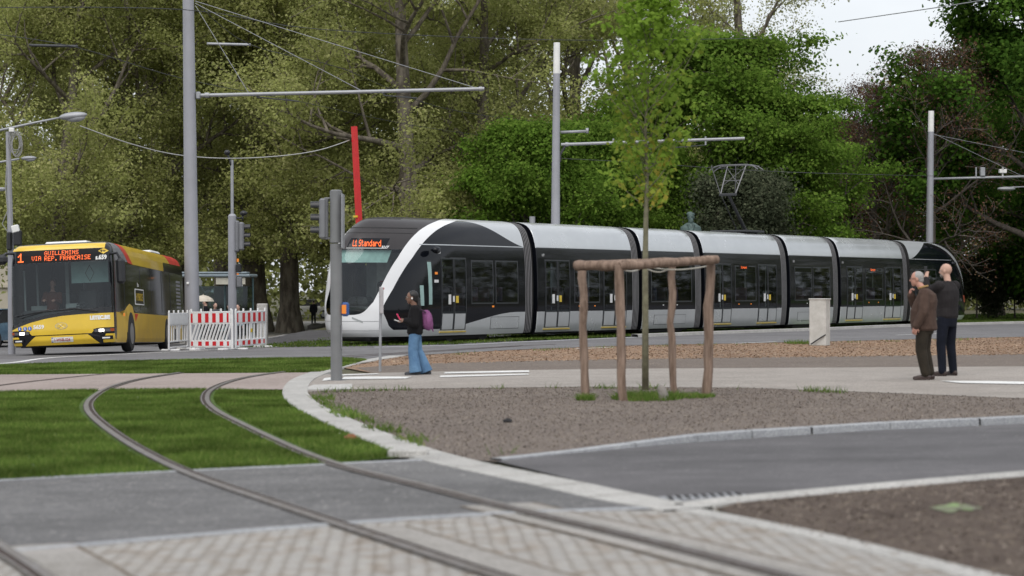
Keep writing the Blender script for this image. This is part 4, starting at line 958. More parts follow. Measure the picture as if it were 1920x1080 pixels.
for c in range(len(cols)-1):
    for r_ in range(nr-1):
        f = (c*nr+r_, (c+1)*nr+r_, (c+1)*nr+r_+1, c*nr+r_+1)
        if cols[c][0] == 'f' and cols[c+1][0] == 'f' and R(25.9) < cols[c][1] and cols[c+1][1] < R(154.1) and 5 <= r_ < 15: scr.append(f)
        else: body.append(f)
ob = MB(); ob.v = V; ob.f = body; ob.m = [0]*len(body)
nb = len(V); ob.add([V[i] for i in range(nr)]+[V[(len(cols)-1)*nr+i] for i in range(nr)][::-1], [tuple(range(2*nr))])
ob.build('body', m_bblk, bus, smooth=True, ang=40)
s_ = MB(); s_.v = V; s_.f = scr; s_.m = [0]*len(scr); o = s_.build('windscreen', m_bscr, bus, smooth=True, fix=False)
bm = bmesh.new(); bm.from_mesh(o.data); bmesh.ops.delete(bm, geom=[v for v in bm.verts if not v.link_faces], context='VERTS'); bm.to_mesh(o.data); bm.free()
# front trim
d = MB(); fpatch(d, -1.28, 1.285, lambda x: .50 if abs(x) < .75 else .50+.13*min(1, (abs(x)-.75)/.12), topy, .014); d.build('hood', m_by, bus, smooth=True, fix=False)
d = MB(); fpatch(d, -.93, .93, lambda x: .235+.0*abs(x), lambda x: .475 if abs(x) < .66 else .475-.24*(abs(x)-.66)/.27, .018, nx=40); d.build('bumper', m_by, bus, smooth=True, fix=False)
for sgn in (-1, 1):
    d = MB(); a_, b_ = sorted((sgn*1.02, sgn*1.29)); fpatch(d, a_, b_, .25, lambda x: .47 if abs(x) > 1.1 else .47-.2*(1.1-abs(x))/.1, .016)
    d.build('bumper_corner', m_by, bus, smooth=True, fix=False)
    d = MB(); a_, b_ = sorted((sgn*.80, sgn*1.28)); fpatch(d, a_, b_, .51, .605, .016, 0); fpatch(d, a_+.02, b_-.02, .525, .595, .02, 1); a_, b_ = sorted((sgn*.93, sgn*1.05)); fpatch(d, a_, b_, .525, .59, .026, 2, 4); a_, b_ = sorted((sgn*1.2, sgn*1.28)); fpatch(d, a_, b_, .53, .6, .024, 3, 4)
    d.build('headlight', [m_bblk, M('lamp glass', (.12, .12, .13), .1), MT['lamp'], M('indicator', (.4, .07, .01), .3)], bus, fix=False)
    d = MB(); a_, b_ = sorted((sgn*.95, sgn*1.25)); fpatch(d, a_, b_, .325, .42, .022, 0); a_, b_ = sorted((sgn*1.0, sgn*1.18)); fpatch(d, a_, b_, .35, .385, .026, 1); d.build('fog_light', [m_bblk, MT['white']], bus, fix=False)
d = MB(); fpatch(d, -1.22, 1.12, 2.665, lambda x: 2.80, .012); d.build('roof_edge', m_by, bus, smooth=True, fix=False)
m_disp = M('matte display glass', (.012, .012, .013), .6, spec=.15)
d = MB(); fpatch(d, -1.12, 1.06, 2.345, 2.65, .008, 0)
led(d, '1', lambda x, z: fpt(x, z, .016), -1.06, 2.37, .030, .033, 1, fill=1.02)
led(d, 'VIA', lambda x, z: fpt(x, z, .016), -.70, 2.40, .0138, .0165, 1)
led(d, 'GUILLEMINS', lambda x, z: fpt(x, z, .016), -.38, 2.525, .0145, .0155, 1)
led(d, 'REP. FRANCAISE', lambda x, z: fpt(x, z, .016), -.38, 2.385, .0145, .0165, 1, w=4)
d.build('destination_display', [m_disp, MT['led']], bus, fix=False)
d = MB(); write(d, 's.659', .155, lambda x, y: fpt(.90+x*.82, 2.37+y, .016), 0, .006)
cx_, cz_ = 1.09, 2.585; d.add([fpt(cx_-.13, cz_, .016), fpt(cx_, cz_-.075, .016), fpt(cx_+.12, cz_, .016), fpt(cx_, cz_+.075, .016)], [(0, 1, 2, 3)], 1)
d.build('depot_marking', [MT['white'], m_by], bus, fix=False)
d = MB(); write(d, 'LETEC.BE', .15, lambda x, y: fpt(.72+x*.78, .845+y*.85, .022), 0, .012); d.build('web_lettering', MT['white'], bus, fix=False)
d = MB(); write(d, '5659', .135, lambda x, y: fpt(-.70+x, .665+y, .022), 0, .006); d.build('fleet_number', MT['white'], bus, fix=False)
d = MB(); nn = 28
for r0, r1, m_, of in ((0, 1, 0, .020), (0, .86, 1, .023)):
    d.add([fpt(-.0+.155*r1*math.cos(6.283*i/nn), .715+.085*r1*math.sin(6.283*i/nn), of) for i in range(nn)], [tuple(range(nn))], m_)
d.tube([fpt(.085*math.sin(t*6.28*.9+1.2)*1.1, .715+.045*math.sin(t*6.28*.9*2+2.6), .026) for t in [i/16 for i in range(17)]], .006, 5, 0)
d.build('maker_emblem', [M('emblem silver', (.55, .5, .35), .3, .5), m_by], bus, fix=False)
for i, x in enumerate((-1.05, -.91, -.79)):
    d = MB(); d.add([fpt(x+.05*math.cos(6.283*k/16), .68+.052*math.sin(6.283*k/16), .02) for k in range(16)], [tuple(range(16))], 0)
    d.add([fpt(x-.012, .66, .024), fpt(x+.016, .66, .024), fpt(x+.01, .695, .024), fpt(x-.012, .695, .024)], [(0, 1, 2, 3)], 1); d.add([fpt(x+.012*math.cos(k), .71+.012*math.sin(k), .024) for k in range(6)], [tuple(range(6))], 1)
    d.build('access_symbol', [M('symbol blue', (.03, .12, .5), .4), MT['white']], bus, fix=False)
d = MB(); fpatch(d, -.26, .28, .30, .43, .026, 0, 8, 2); fpatch(d, -.255, -.215, .305, .425, .030, 2, 2, 1); write(d, '1-WNR-524', .105, lambda x, y: fpt(-.20+x*.76, .325+y, .032), 1, .002)
d.build('number_plate', [M('plate white', (.7, .7, .68), .4), M('plate red', (.45, .05, .05), .4), M('symbol blue plate', (.03, .1, .4), .4)], bus, fix=False)
d = MB(); d.tube([fpt(-1.15, 1.0, .05), fpt(-.5, 1.09, .06), fpt(.35, 1.14, .07), fpt(.9, 1.05, .05)], [.012, .016, .02, .024], 6); d.tube([fpt(-1.0, .95, .05), fpt(-.3, 1.12, .06)], .012, 6); d.build('wiper', MT['black'], bus)
d = MB(); fpatch(d, -1.3, 1.3, lambda x: topy(x), lambda x: scb(x)+.02, .010); d.build('scuttle_panel', m_bblk, bus, smooth=True, fix=False)
# side
def sx(z, off): return -bt(z)[0]+off
def spanel(mb, poly, off, m=0):
    bm = bmesh.new(); f = bm.faces.new([bm.verts.new((0, y, z)) for y, z in poly]); bmesh.ops.triangulate(bm, faces=[f])
    for zc in (.35, .6, 2.3, 2.42, 2.55, 2.62, 2.68, 2.72, 2.76, 2.79, 2.82): bmesh.ops.bisect_plane(bm, geom=bm.verts[:]+bm.edges[:]+bm.faces[:], plane_co=(0, 0, zc), plane_no=(0, 0, 1), dist=1e-4)
    bm.verts.index_update(); e_ = [e for e in bm.edges if len(e.link_faces) == 1]
    vs = [(sx(v.co.z, off), v.co.y, v.co.z) for v in bm.verts]; n = len(vs); vs += [(sx(v.co.z, -.01), v.co.y, v.co.z) for v in bm.verts]
    fs = [tuple(v.index for v in f.verts) for f in bm.faces]+[(e.verts[0].index, e.verts[1].index, e.verts[1].index+n, e.verts[0].index+n) for e in e_]
    bm.free(); mb.add(vs, fs, m)
arc = [(2.62+.62*math.cos(math.pi*(1-i/12)), .5+.60*math.sin(math.pi*(1-i/12))) for i in range(13)]
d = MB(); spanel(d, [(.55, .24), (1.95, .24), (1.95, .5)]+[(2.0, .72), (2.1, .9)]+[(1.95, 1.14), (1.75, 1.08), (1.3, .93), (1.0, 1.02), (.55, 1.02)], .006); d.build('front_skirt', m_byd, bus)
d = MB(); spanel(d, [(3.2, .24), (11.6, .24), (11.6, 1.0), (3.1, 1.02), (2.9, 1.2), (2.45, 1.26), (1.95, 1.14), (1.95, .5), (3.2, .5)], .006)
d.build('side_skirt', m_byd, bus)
d = MB(); spanel(d, [(2.62+.6*math.cos(math.pi*(1-i/12)), .24+.8*math.sin(math.pi*(1-i/12))) for i in range(13)], .009); d.build('wheel_arch', m_under, bus)
d = MB(); spanel(d, [(3.3, .8), (3.2, 1.0), (3.75, 1.0)], .011); d.build('red_flash', m_bred, bus)
d = MB(); spanel(d, [(.6, 2.36), (2.5, 2.36), (1.3, 2.84), (.6, 2.84)], .008); d.build('corner_panel', m_bgrey, bus)
d = MB(); spanel(d, [(2.5, 2.34), (3.15, 2.32), (2.0, 2.85), (1.35, 2.85)], .010); d.build('red_slash', m_bred, bus)
d = MB(); spanel(d, [(3.15, 2.32), (8.3, 2.30), (8.35, 2.56), (9.6, 2.56), (9.0, 2.852), (2.0, 2.852)], .010); d.build('roof_cowl', m_by, bus)
d = MB(); spanel(d, [(9.6, 2.56), (11.7, 2.56), (11.5, 2.72), (10.8, 2.852), (9.0, 2.852)], .010); d.build('rear_flash', m_bred, bus)
d = MB(); spanel(d, [(.6, 1.04), (1.5, 1.1), (2.9, 1.26), (3.3, 1.04), (11.8, 1.02), (11.8, 2.28), (.6, 2.32)], .004); d.build('side_glazing', m_bside, bus)
d = MB()
for y in (1.75, 4.2, 6.0, 7.8, 9.4): spanel(d, [(y, 1.1), (y+.04, 1.1), (y+.04, 2.26), (y, 2.26)], .009)
d.build('window_joint', MT['black'], bus)
d = MB(); spanel(d, [(3.35, 1.25), (4.75, 1.25), (4.75, 1.68), (3.35, 1.68)], .010, 0); spanel(d, [(3.42, 1.28), (4.68, 1.28), (4.68, 1.65), (3.42, 1.65)], .013, 1)
write(d, 'HYBRIDE', .27, lambda x, y: (sx(1.4, .016), 3.47+x*.98, 1.37+y), 2, .008); write(d, 'Bus', .16, lambda x, y: (sx(1.6, .016), 3.7+x, 1.74+y), 0, .004); write(d, 'Transport propre', .09, lambda x, y: (sx(1.2, .016), 3.45+x*.98, 1.15+y), 0) if 0 else None
d.build('side_emblem', [MT['white'], m_bblk, m_by], bus, fix=False)
d = MB()
for i in range(8): spanel(d, [(10.6, 1.25+i*.11), (11.35, 1.25+i*.11), (11.35, 1.31+i*.11), (10.6, 1.31+i*.11)], .010)
d.build('vent_grille', M('vent grey', (.25, .25, .26), .6), bus)
d = MB(); spanel(d, [(1.5, .92), (1.7, .92), (1.7, 1.0), (1.5, 1.0)], .014); d.build('side_marker', MT['orange'], bus)
# roof, underbody, wheels, mirrors
d = MB(); d.box((-1.31, 1.6, 2.86), (1.1, 1.2, .10), 0, bev=.04); d.box((-1.0, 9.0, 2.88), (1.4, 1.6, .12), 0, bev=.05); d.build('roof_unit', MT['white'], bus)
d = MB(); d.box((-1.31, 6.2, .3), (2.3, 11.4, .2)); d.box((-1.31, 2.62, .35), (1.7, .5, .3)); d.build('underframe', m_under, bus)
def wheel(par, x, y, r, wd, name='wheel'):
    d = MB(); prof = [(.55*r, -.5), (.62*r, -.5), (.96*r, -.46), (r, -.3), (r, .3), (.96*r, .46), (.62*r, .5), (.55*r, .5)]
    n = 28; d.loft([[(x+h*wd, y+rr*math.cos(6.2832*k/n), r+rr*math.sin(6.2832*k/n)) for k in range(n)] for rr, h in prof], 0)
    o = d.build(name, MT['rubber'], par, smooth=True, ang=30)
    d = MB(); prof = [(.6*r, .505), (.58*r, .46), (.42*r, .36), (.40*r, .2), (.24*r, .25), (.22*r, .5), (.02*r, .52)]
    d.loft([[(x+h*wd, y+rr*math.cos(6.2832*k/n), r+rr*math.sin(6.2832*k/n)) for k in range(n)] for rr, h in prof], 0, caps=True)
    for k in range(8): a_ = k*.785; d.cyl((x+wd*.2, y+.31*r*math.cos(a_), r+.31*r*math.sin(a_)), (x+wd*.42, y+.31*r*math.cos(a_), r+.31*r*math.sin(a_)), .02, n=6, m=0)
    d.build('rim', M('wheel rim', (.4, .4, .41), .4, .7), o, smooth=True, ang=30); return o
wheel(bus, -.11, 2.62, .47, .26); wheel(bus, -2.47, 2.62, .47, .26); wheel(bus, -.11, 8.6, .47, .26)
d = MB(); d.box((.20, .30, 2.05), (.22, .2, .66), 0, bev=.07); d.tube([(-.15, .4, 2.5), (.12, .28, 2.52), (.2, .3, 2.36)], .035, 8); d.build('mirror', MT['black'], bus)
d = MB(); d.box((-2.80, .2, 2.47), (.3, .22, .26), 0, bev=.08); d.tube([(-2.45, .4, 2.62), (-2.7, .25, 2.62), (-2.8, .2, 2.55)], .035, 8); d.build('mirror', MT['black'], bus)
# interior
mi_ = [M('bus interior dark', (.035, .038, .042), .7), M('bus interior pale', (.34, .38, .38), .7), m_teal, M('seat grey', (.08, .085, .1), .8), MT['galv']]
d = MB(); d.box((-1.31, 3.2, .75), (2.4, 5.0, .08), 0); d.box((-1.31, .75, 1.0), (2.3, .35, .3), 0, bev=.08); d.box((-1.31, 5.6, 1.6), (2.5, .05, 2.1), 0); d.box((-2.05, 1.25, 1.0), (.55, .05, .55), 1); d.box((-1.22, 1.2, 1.17), (.36, .3, .26), 1, bev=.02); d.box((-1.2, 1.04, 1.13), (.22, .02, .12), 0)
d.box((-1.42, 1.5, 1.85), (.09, .05, 1.1), 1); d.box((-2.2, 1.5, 1.6), (.05, .04, 1.5), 1); d.box((-2.42, 1.0, 1.5), (.04, .04, 1.4), 1)
for x in (-2.1, -1.6, -.9, -.4):
    for y in (2.6, 3.6, 4.6): d.box((x, y, 1.25), (.4, .1, .75), 3, bev=.04)
d.box((-1.2, 2.6, 1.7), (.035, .035, 1.9), 4)
d.build('interior', mi_, bus)
d = MB(); d.box((-.68, .75, 2.08), (.95, .015, .55), 0); d.add([(x, .735, z) for x, z in ((-.68-.12, 2.05), (-.68, 1.83), (-.68+.12, 2.05), (-.68, 2.27))]+[(x, .735, z) for x, z in ((-.68-.105, 2.05), (-.68, 1.86), (-.68+.105, 2.05), (-.68, 2.24))], [(0, 1, 5, 4), (1, 2, 6, 5), (2, 3, 7, 6), (3, 0, 4, 7)], 1)
d.build('sunblind', [m_teal, MT['black']], bus, fix=False)
d = MB(); d.tube([(-1.0, .55, 1.25), (-.85, .5, 1.3), (-.7, .45, 1.25), (-.85, .4, 1.17), (-1.0, .5, 1.2)], .02, 6); d.box((-.85, 1.35, 1.2), (.5, .14, .9), 0, bev=.05); d.build('driver_seat', mi_[0], bus)
# ------------------------------------------------------------------ people
def capsule(mb, p0, p1, r0, r1, n=14):
    p0, p1 = Vector(p0), Vector(p1); d = (p1-p0); L = d.length; d = d/L if L > 1e-6 else Vector((0, 0, 1))
    pts = []; rs = []
    for a_ in (-85, -60, -30, 0): pts.append(p0+d*r0*math.sin(R(a_))); rs.append(r0*math.cos(R(a_)))
    for a_ in (0, 30, 60, 85): pts.append(p1+d*r1*math.sin(R(a_))); rs.append(r1*math.cos(R(a_)))
    if L < 1e-4: pts[3] = p0-d*1e-3
    mb.tube(pts, rs, n)
def rings(mb, L_, n=20, p=2.3):
    """closed body of elliptical rings: (centre, half depth, half width)"""
    rr = []
    for c, a_, b_ in L_:
        c = Vector(c); rr.append([(c.x+a_*math.copysign(abs(math.cos(t))**(2/p), math.cos(t)), c.y+b_*math.copysign(abs(math.sin(t))**(2/p), math.sin(t)), c.z) for t in [6.28318*k/n for k in range(n)]])
    mb.loft(rr, 0)
def blend(mb, name, mat, parent, voxel=.01, sm=3, attr=None):
    o = mb.build(name, mat, parent); o.data.name = name
    md = o.modifiers.new('r', 'REMESH'); md.mode = 'VOXEL'; md.voxel_size = voxel
    if sm: ms = o.modifiers.new('s', 'SMOOTH'); ms.factor = .5; ms.iterations = sm
    bpy.context.view_layer.update()
    me = bpy.data.meshes.new_from_object(o.evaluated_get(bpy.context.evaluated_depsgraph_get())); o.modifiers.clear(); o.data = me
    me.polygons.foreach_set('use_smooth', [True]*len(me.polygons)); return o
def hand(mb, w, d, up, curl=.5, side=1, s=1):
    """palm, four unequal bent fingers and a thumb from the side of the palm; d = direction from the wrist, up = back of the hand"""
    w, d, up = Vector(w), Vector(d).normalized(), Vector(up); up = (up-d*up.dot(d)).normalized(); l = d.cross(up)*side
    capsule(mb, w, w+d*.05*s, .024*s, .026*s); 
    for k in range(4):
        b_ = w+d*.045*s+l*(-.030+.020*k)*s; capsule(mb, b_-d*.02*s, b_+d*.035*s, .013*s, .010*s, 8)
        ln = (.062, .074, .070, .054)[k]*s; q = b_+d*.035*s
        c1 = curl; d1 = (d*math.cos(c1)-up*math.sin(c1)); q1 = q+d1*ln*.5; c2 = curl*2.1; d2 = (d*math.cos(c2)-up*math.sin(c2)); q2 = q1+d2*ln*.5
        capsule(mb, q, q1, .0095*s, .0088*s, 8); capsule(mb, q1, q2, .0088*s, .0078*s, 8)
    t0 = w+d*.015*s-l*.026*s; t1 = t0+(d*.6-l*.7-up*.3).normalized()*.04*s; t2 = t1+(d*.9-l*.1-up*.4).normalized()*.032*s
    capsule(mb, t0, t1, .0125*s, .011*s, 8); capsule(mb, t1, t2, .011*s, .009*s, 8)
def head(mb, c, f, s=1, tilt=None):
    """skull, jaw, nose, brow, ears; c = centre, f = angle the face looks (about z)"""
    Mz = Matrix.Rotation(f, 3, 'Z'); T = lambda x, y, z: Vector(c)+Mz @ Vector((x, y, z))*s
    mb.ell(T(-.008, 0, .022), (.095*s, .076*s, .095*s), 0, 20, 14, Mz); mb.ell(T(.028, 0, -.035), (.062*s, .056*s, .078*s), 0, 18, 12, Mz)
    capsule(mb, T(.052, 0, -.092), T(.058, 0, -.085), .026*s, .024*s); capsule(mb, T(.082, 0, .005), T(.102, 0, -.028), .010*s, .014*s, 8)
    capsule(mb, T(.074, -.035, .018), T(.074, .035, .018), .013*s, .013*s, 8); capsule(mb, T(.080, -.017, -.060), T(.080, .017, -.060), .010*s, .010*s, 8)
    for y in (-1, 1): mb.ell(T(-.004, y*.077, -.010), (.018*s, .009*s, .032*s), 0, 10, 8, Mz)
    return T
def eyes(T, par, s=1):
    for y in (-1, 1):
        d = MB(); d.ell(T(.079, y*.031, .001), (.010*s, .013*s, .008*s), 0, 10, 8); d.ell(T(.087, y*.031, .001), (.0045*s, .006*s, .006*s), 1, 8, 6); d.build('eye', [m_eyew, m_eyeb], par, smooth=True)
def shoe(mb, a_, yaw, s=1, L_=.27):
    c, s_ = math.cos(yaw), math.sin(yaw); f = lambda x, y, z: (a_[0]+(x*c-y*s_)*s, a_[1]+(x*s_+y*c)*s, a_[2]+z*s)
    capsule(mb, f(-.045, 0, .045), f(.10, 0, .038), .042*s, .040*s); capsule(mb, f(.10, 0, .036), f(L_-.10, .006, .030), .042*s, .030*s); capsule(mb, f(-.03, 0, .05), f(-.02, 0, .10), .04*s, .042*s)
    mb.box(f(.055, 0, .012), ((L_-.02)*s, .085*s, .024*s), 0, rot=yaw, bev=.01)
def cloth(name, col, col2=None, rough=.9, bs=7, bump=1.0, ns=3): return M(name, col, rough, 0, col2=col2, ns=ns, bump=bump, bs=bs, stretch=(1, 1, .8), spec=.2)
m_eyew = M('eye white', (.6, .58, .55), .3); m_eyeb = M('eye dark', (.02, .015, .01), .2)
sk_w = M('brown skin', (.20, .105, .07), .55, ns=6); sk_m = M('ruddy skin', (.50, .27, .20), .55, ns=7, col2=(.43, .21, .16)); sk_p = M('pale skin', (.55, .34, .26), .55, ns=7)
def figure(name, loc, rz, label, skin, J, coat, legs, shoes, hairf, vox=.009, hs=1, extra=None, torso=None, group=None, sm=3, hands=True, s=1):
    root = thing(name, loc, rz, label, 'person', group); root.scale = (s, s, s)
    b_ = MB(); T = head(b_, J['head'], J.get('face', 0), hs)
    capsule(b_, J['neck'], Vector(J['head'])+Vector((-.015, 0, -.05)), .056, .052)
    rings(b_, [((J['pel'][0], J['pel'][1], J['pel'][2]-.06), .07, .11), (J['pel'], .10, .15), (Vector(J['pel']).lerp(Vector(J['chest']), .5), .085, .13), (J['chest'], .10, .155), (Vector(J['neck'])+Vector((0, 0, -.04)), .06, .10), (J['neck'], .045, .05)])
    for sd in ('L', 'R'):
        capsule(b_, J['sh'+sd], J['el'+sd], .045, .036); capsule(b_, J['el'+sd], J['wr'+sd], .036, .024)
        if hands: hand(b_, J['wr'+sd], J['hd'+sd][0], J['hd'+sd][1], J['hd'+sd][2], 1 if sd == 'L' else -1)
        else: capsule(b_, J['wr'+sd], Vector(J['wr'+sd])+Vector(J['hd'+sd][0])*.1, .03, .02)
        capsule(b_, J['hip'+sd], J['kn'+sd], .075, .052); capsule(b_, J['kn'+sd], J['an'+sd], .05, .034)
        an = Vector(J['an'+sd]); yw = J.get('toe'+sd, 0); capsule(b_, an+Vector((0, 0, -.04)), an+Vector((.13*math.cos(yw), .13*math.sin(yw), -.055)), .032, .024)
    blend(b_, 'body', skin, root, vox*.72 if hands else vox, 2)
    eyes(T, root, hs)
    c_ = MB(); coat(c_, J); blend(c_, coat.nm, coat.mt, root, vox, sm)
    l_ = MB(); legs(l_, J); blend(l_, legs.nm, legs.mt, root, vox, sm)
    for sd in ('L', 'R'):
        h_ = MB(); an = Vector(J['an'+sd]); shoe(h_, (an.x, an.y, an.z-.085), J.get('toe'+sd, 0)); blend(h_, 'shoe', shoes, root, vox*.8, 2)
    if hairf: hairf(T, root, J)
    if extra: extra(T, root, J)
    return root
def part_fn(nm, mt):
    def w_(f): f.nm = nm; f.mt = mt; return f
    return w_
def sleeves(mb, J, r=(.075, .06, .05), cuff=.93):
    for sd in ('L', 'R'):
        capsule(mb, J['sh'+sd], J['el'+sd], r[0], r[1]); capsule(mb, J['el'+sd], Vector(J['el'+sd]).lerp(Vector(J['wr'+sd]), cuff), r[1], r[2])
# woman ---------------------------------------------------------------
wp = G(778, 703.5)
JW = dict(head=(.055, 0, 1.385), face=.12, neck=(.01, 0, 1.235), chest=(-.01, 0, 1.08), pel=(0, 0, .80), shL=(-.01, .155, 1.17), shR=(.0, -.155, 1.17), elL=(-.02, .21, .92), elR=(.06, -.2, .93),
    wrL=(.165, .12, .98), wrR=(.19, -.06, .975), hdL=((.9, -.3, .15), (0, .5, 1), .7), hdR=((.9, .35, .2), (0, -.5, 1), .7), hipL=(0, .085, .78), hipR=(-.01, -.085, .78), knL=(.03, .09, .44), knR=(-.04, -.09, .44), anL=(-.02, .09, .085), anR=(-.20, -.10, .085), toeL=.1, toeR=-.1)
@part_fn('jacket', cloth('black jacket', (.012, .011, .012), (.007, .007, .008)))
def w_coat(mb, J):
    rings(mb, [((.0, 0, .72), .12, .165), ((.0, 0, .76), .145, .19), ((-.01, 0, .90), .135, .18), ((-.01, 0, 1.05), .13, .185), ((-.01, 0, 1.15), .115, .175), ((0, 0, 1.215), .085, .11), ((.01, 0, 1.25), .06, .065)]); sleeves(mb, J, (.085, .075, .055), .9)
@part_fn('jeans', cloth('blue denim', (.13, .24, .38), (.08, .16, .28), ns=5, bs=14))
def w_jean(mb, J):
    rings(mb, [((0, 0, .66), .10, .15), ((0, 0, .80), .12, .165), ((0, 0, .86), .10, .14)])
    for sd, k in (('L', 0), ('R', 1)):
        capsule(mb, J['hip'+sd], J['kn'+sd], .095, .085); a_ = Vector(J['an'+sd]); mb.tube([J['kn'+sd], Vector(J['kn'+sd]).lerp(a_, .5), a_+Vector((.0, 0, -.03))], [.085, .095, .112], 16)
m_hairb = M('black hair', (.008, .007, .007), .4, ns=20, bump=.4, bs=50, stretch=(3, 3, .6))
def w_hair(T, root, J):
    h = MB(); h.ell(T(-.022, 0, .030), (.100, .083, .098), 0, 20, 14); h.ell(T(-.055, 0, -.02), (.06, .07, .08), 0, 16, 12); h.ell(T(-.105, 0, -.02), (.035, .035, .035)); capsule(h, T(-.11, 0, -.03), T(-.125, 0, -.15), .034, .045); capsule(h, T(-.125, 0, -.15), T(-.115, 0, -.34), .045, .03)
    blend(h, 'hair', m_hairb, root, .009, 2)
    d = MB(); d.ell(T(.0, .088, -.018), (.014, .01, .018), 0, 10, 8); d.build('earbud', MT['white'], root, smooth=True)
    g = MB()
    for y in (-1, 1): g.tube([T(.098+.0*k, y*(.034+.022*math.cos(k*.785)), .002+.018*math.sin(k*.785)) for k in range(9)], .002, 5); g.tube([T(.095, y*.056, .005), T(.0, y*.079, .004)], .0018, 5)
    g.build('eyeglasses', M('glasses frame', (.25, .2, .15), .4), root)
wom = figure('person', (wp[0], wp[1], gz(*wp)), math.pi-.05, 'person in black jacket and wide blue jeans walking left with phone in hand', sk_w, JW, w_coat, w_jean, M('dark trainers', (.04, .042, .05), .7), w_hair, s=1.0)
bk = thing('backpack', (wp[0]+.20, wp[1]+.02, gz(*wp)+.98), -.05, 'small purple pink backpack on the walking person’s back', 'backpack')
d = MB(); capsule(d, (.0, 0, .10), (.03, 0, -.08), .085, .10); d.ell((.045, 0, -.02), (.075, .12, .17)); capsule(d, (.1, .03, -.12), (.12, .03, -.2), .018, .012)
blend(d, 'bag', cloth('purple fabric', (.24, .09, .21), (.15, .05, .13)), bk, .01, 2)
d = MB()
for y in (-.09, .09): d.tube([(.0, y, .14), (-.14, y*1.2, .21), (-.28, y*1.2, .1), (-.27, y*1.3, -.08), (-.1, y*1.2, -.16)], .012, 6)
d.build('strap', cloth('strap', (.05, .03, .05)), bk)
ph_ = thing('phone', (wp[0]-.285, wp[1]-.03, gz(*wp)+1.00), .2, 'pink phone held in front by the walking person', 'phone')
d = MB(); d.box((0, 0, .03), (.02, .075, .15), 0, rot=Matrix.Rotation(R(-30), 3, 'Y'), bev=.006); d.build('phone_case', M('pink case', (.75, .04, .15), .5), ph_)
d = MB(); d.box((-.03, -.02, -.03), (.11, .09, .012), 0, rot=Matrix.Rotation(R(20), 3, 'Y')); d.build('paper', MT['white'], ph_)
# men -------------------------------------------------------------------
mp_ = G(1737, 713)
JB = dict(head=(.15, 0, 1.575), face=.25, neck=(.06, 0, 1.41), chest=(.01, 0, 1.22), pel=(.03, 0, .90), shL=(-.01, .19, 1.34), shR=(.06, -.19, 1.35), elL=(-.02, .27, 1.07), elR=(.22, -.20, 1.15),
    wrL=(.10, .28, .83), wrR=(.26, -.04, 1.33), hdL=((.25, .0, -.95), (0, 1, 0), .6), hdR=((-.1, .25, .95), (1, 0, 0), 1.0), hipL=(.03, .09, .86), hipR=(.03, -.09, .86), knL=(.06, .10, .48), knR=(.05, -.09, .48), anL=(-.01, .09, .09), anR=(-.03, -.08, .09), toeL=.1, toeR=-.15)
m_brown = cloth('brown tweed', (.085, .055, .043), (.06, .038, .03), ns=14)
@part_fn('jacket', m_brown)
def b_coat(mb, J):
    rings(mb, [((.03, 0, .77), .17, .20), ((.03, 0, .80), .195, .225), ((.05, 0, .93), .20, .22), ((.05, 0, 1.08), .195, .22), ((.01, 0, 1.22), .175, .22), ((-.01, 0, 1.33), .135, .20), ((.02, 0, 1.40), .09, .12), ((.06, 0, 1.44), .055, .06)]); sleeves(mb, J, (.092, .08, .06), .92)
@part_fn('trousers', cloth('olive trousers', (.036, .029, .021), (.024, .020, .015), ns=6))
def b_tr(mb, J):
    rings(mb, [((.03, 0, .72), .13, .17), ((.03, 0, .86), .16, .18), ((.03, 0, .92), .14, .16)])
    for sd in ('L', 'R'): capsule(mb, J['hip'+sd], J['kn'+sd], .112, .09); capsule(mb, J['kn'+sd], Vector(J['an'+sd])+Vector((0, 0, .03)), .09, .078)
def b_hair(T, root, J):
    h = MB(); h.ell(T(-.020, 0, .032), (.092, .083, .090), 0, 20, 14); h.ell(T(-.055, 0, -.015), (.052, .070, .062), 0, 16, 12)
    blend(h, 'hair', M('white hair', (.36, .35, .34), .9, ns=30, bump=.6, bs=60), root, .008, 2)
    g = MB()
    for y in (-1, 1): g.tube([T(.100, y*(.034+.022*math.cos(k*.785)), .002+.018*math.sin(k*.785)) for k in range(9)], .0025, 5); g.tube([T(.097, y*.056, .005), T(.0, y*.081, .004)], .0025, 5)
    g.build('eyeglasses', M('brown frame', (.12, .05, .03), .4), root)
    c = MB(); c.tube([Vector(J['neck'])+Vector((.07*math.cos(k*.628)-.01, .075*math.sin(k*.628), .035-.02*math.cos(k*.628))) for k in range(11)], .016, 6); c.build('collar', M('ochre collar', (.35, .22, .08), .8), root)
figure('person', (mp_[0], mp_[1], gz(*mp_)), math.pi-.42, 'white haired person in brown jacket standing with hand at chin', sk_m, JB, b_coat, b_tr, M('brown shoes', (.035, .018, .014), .5), b_hair, s=1.0)
bp2 = G(1776, 705.5)
JG = dict(head=(.03, 0, 1.70), face=.30, neck=(-.01, 0, 1.53), chest=(-.01, 0, 1.33), pel=(0, 0, .98), shL=(.0, .215, 1.46), shR=(.0, -.215, 1.46), elL=(.20, .25, 1.36), elR=(.17, -.27, 1.24),
    wrL=(.30, .16, 1.58), wrR=(.36, -.03, 1.40), hdL=((.1, -.25, .95), (-.2, .9, .2), .5), hdR=((.25, .5, .6), (0, -1, .2), .8), hipL=(0, .10, .94), hipR=(0, -.10, .94), knL=(.03, .125, .52), knR=(.02, -.12, .52), anL=(-.01, .145, .09), anR=(-.02, -.135, .09), toeL=.25, toeR=-.25)
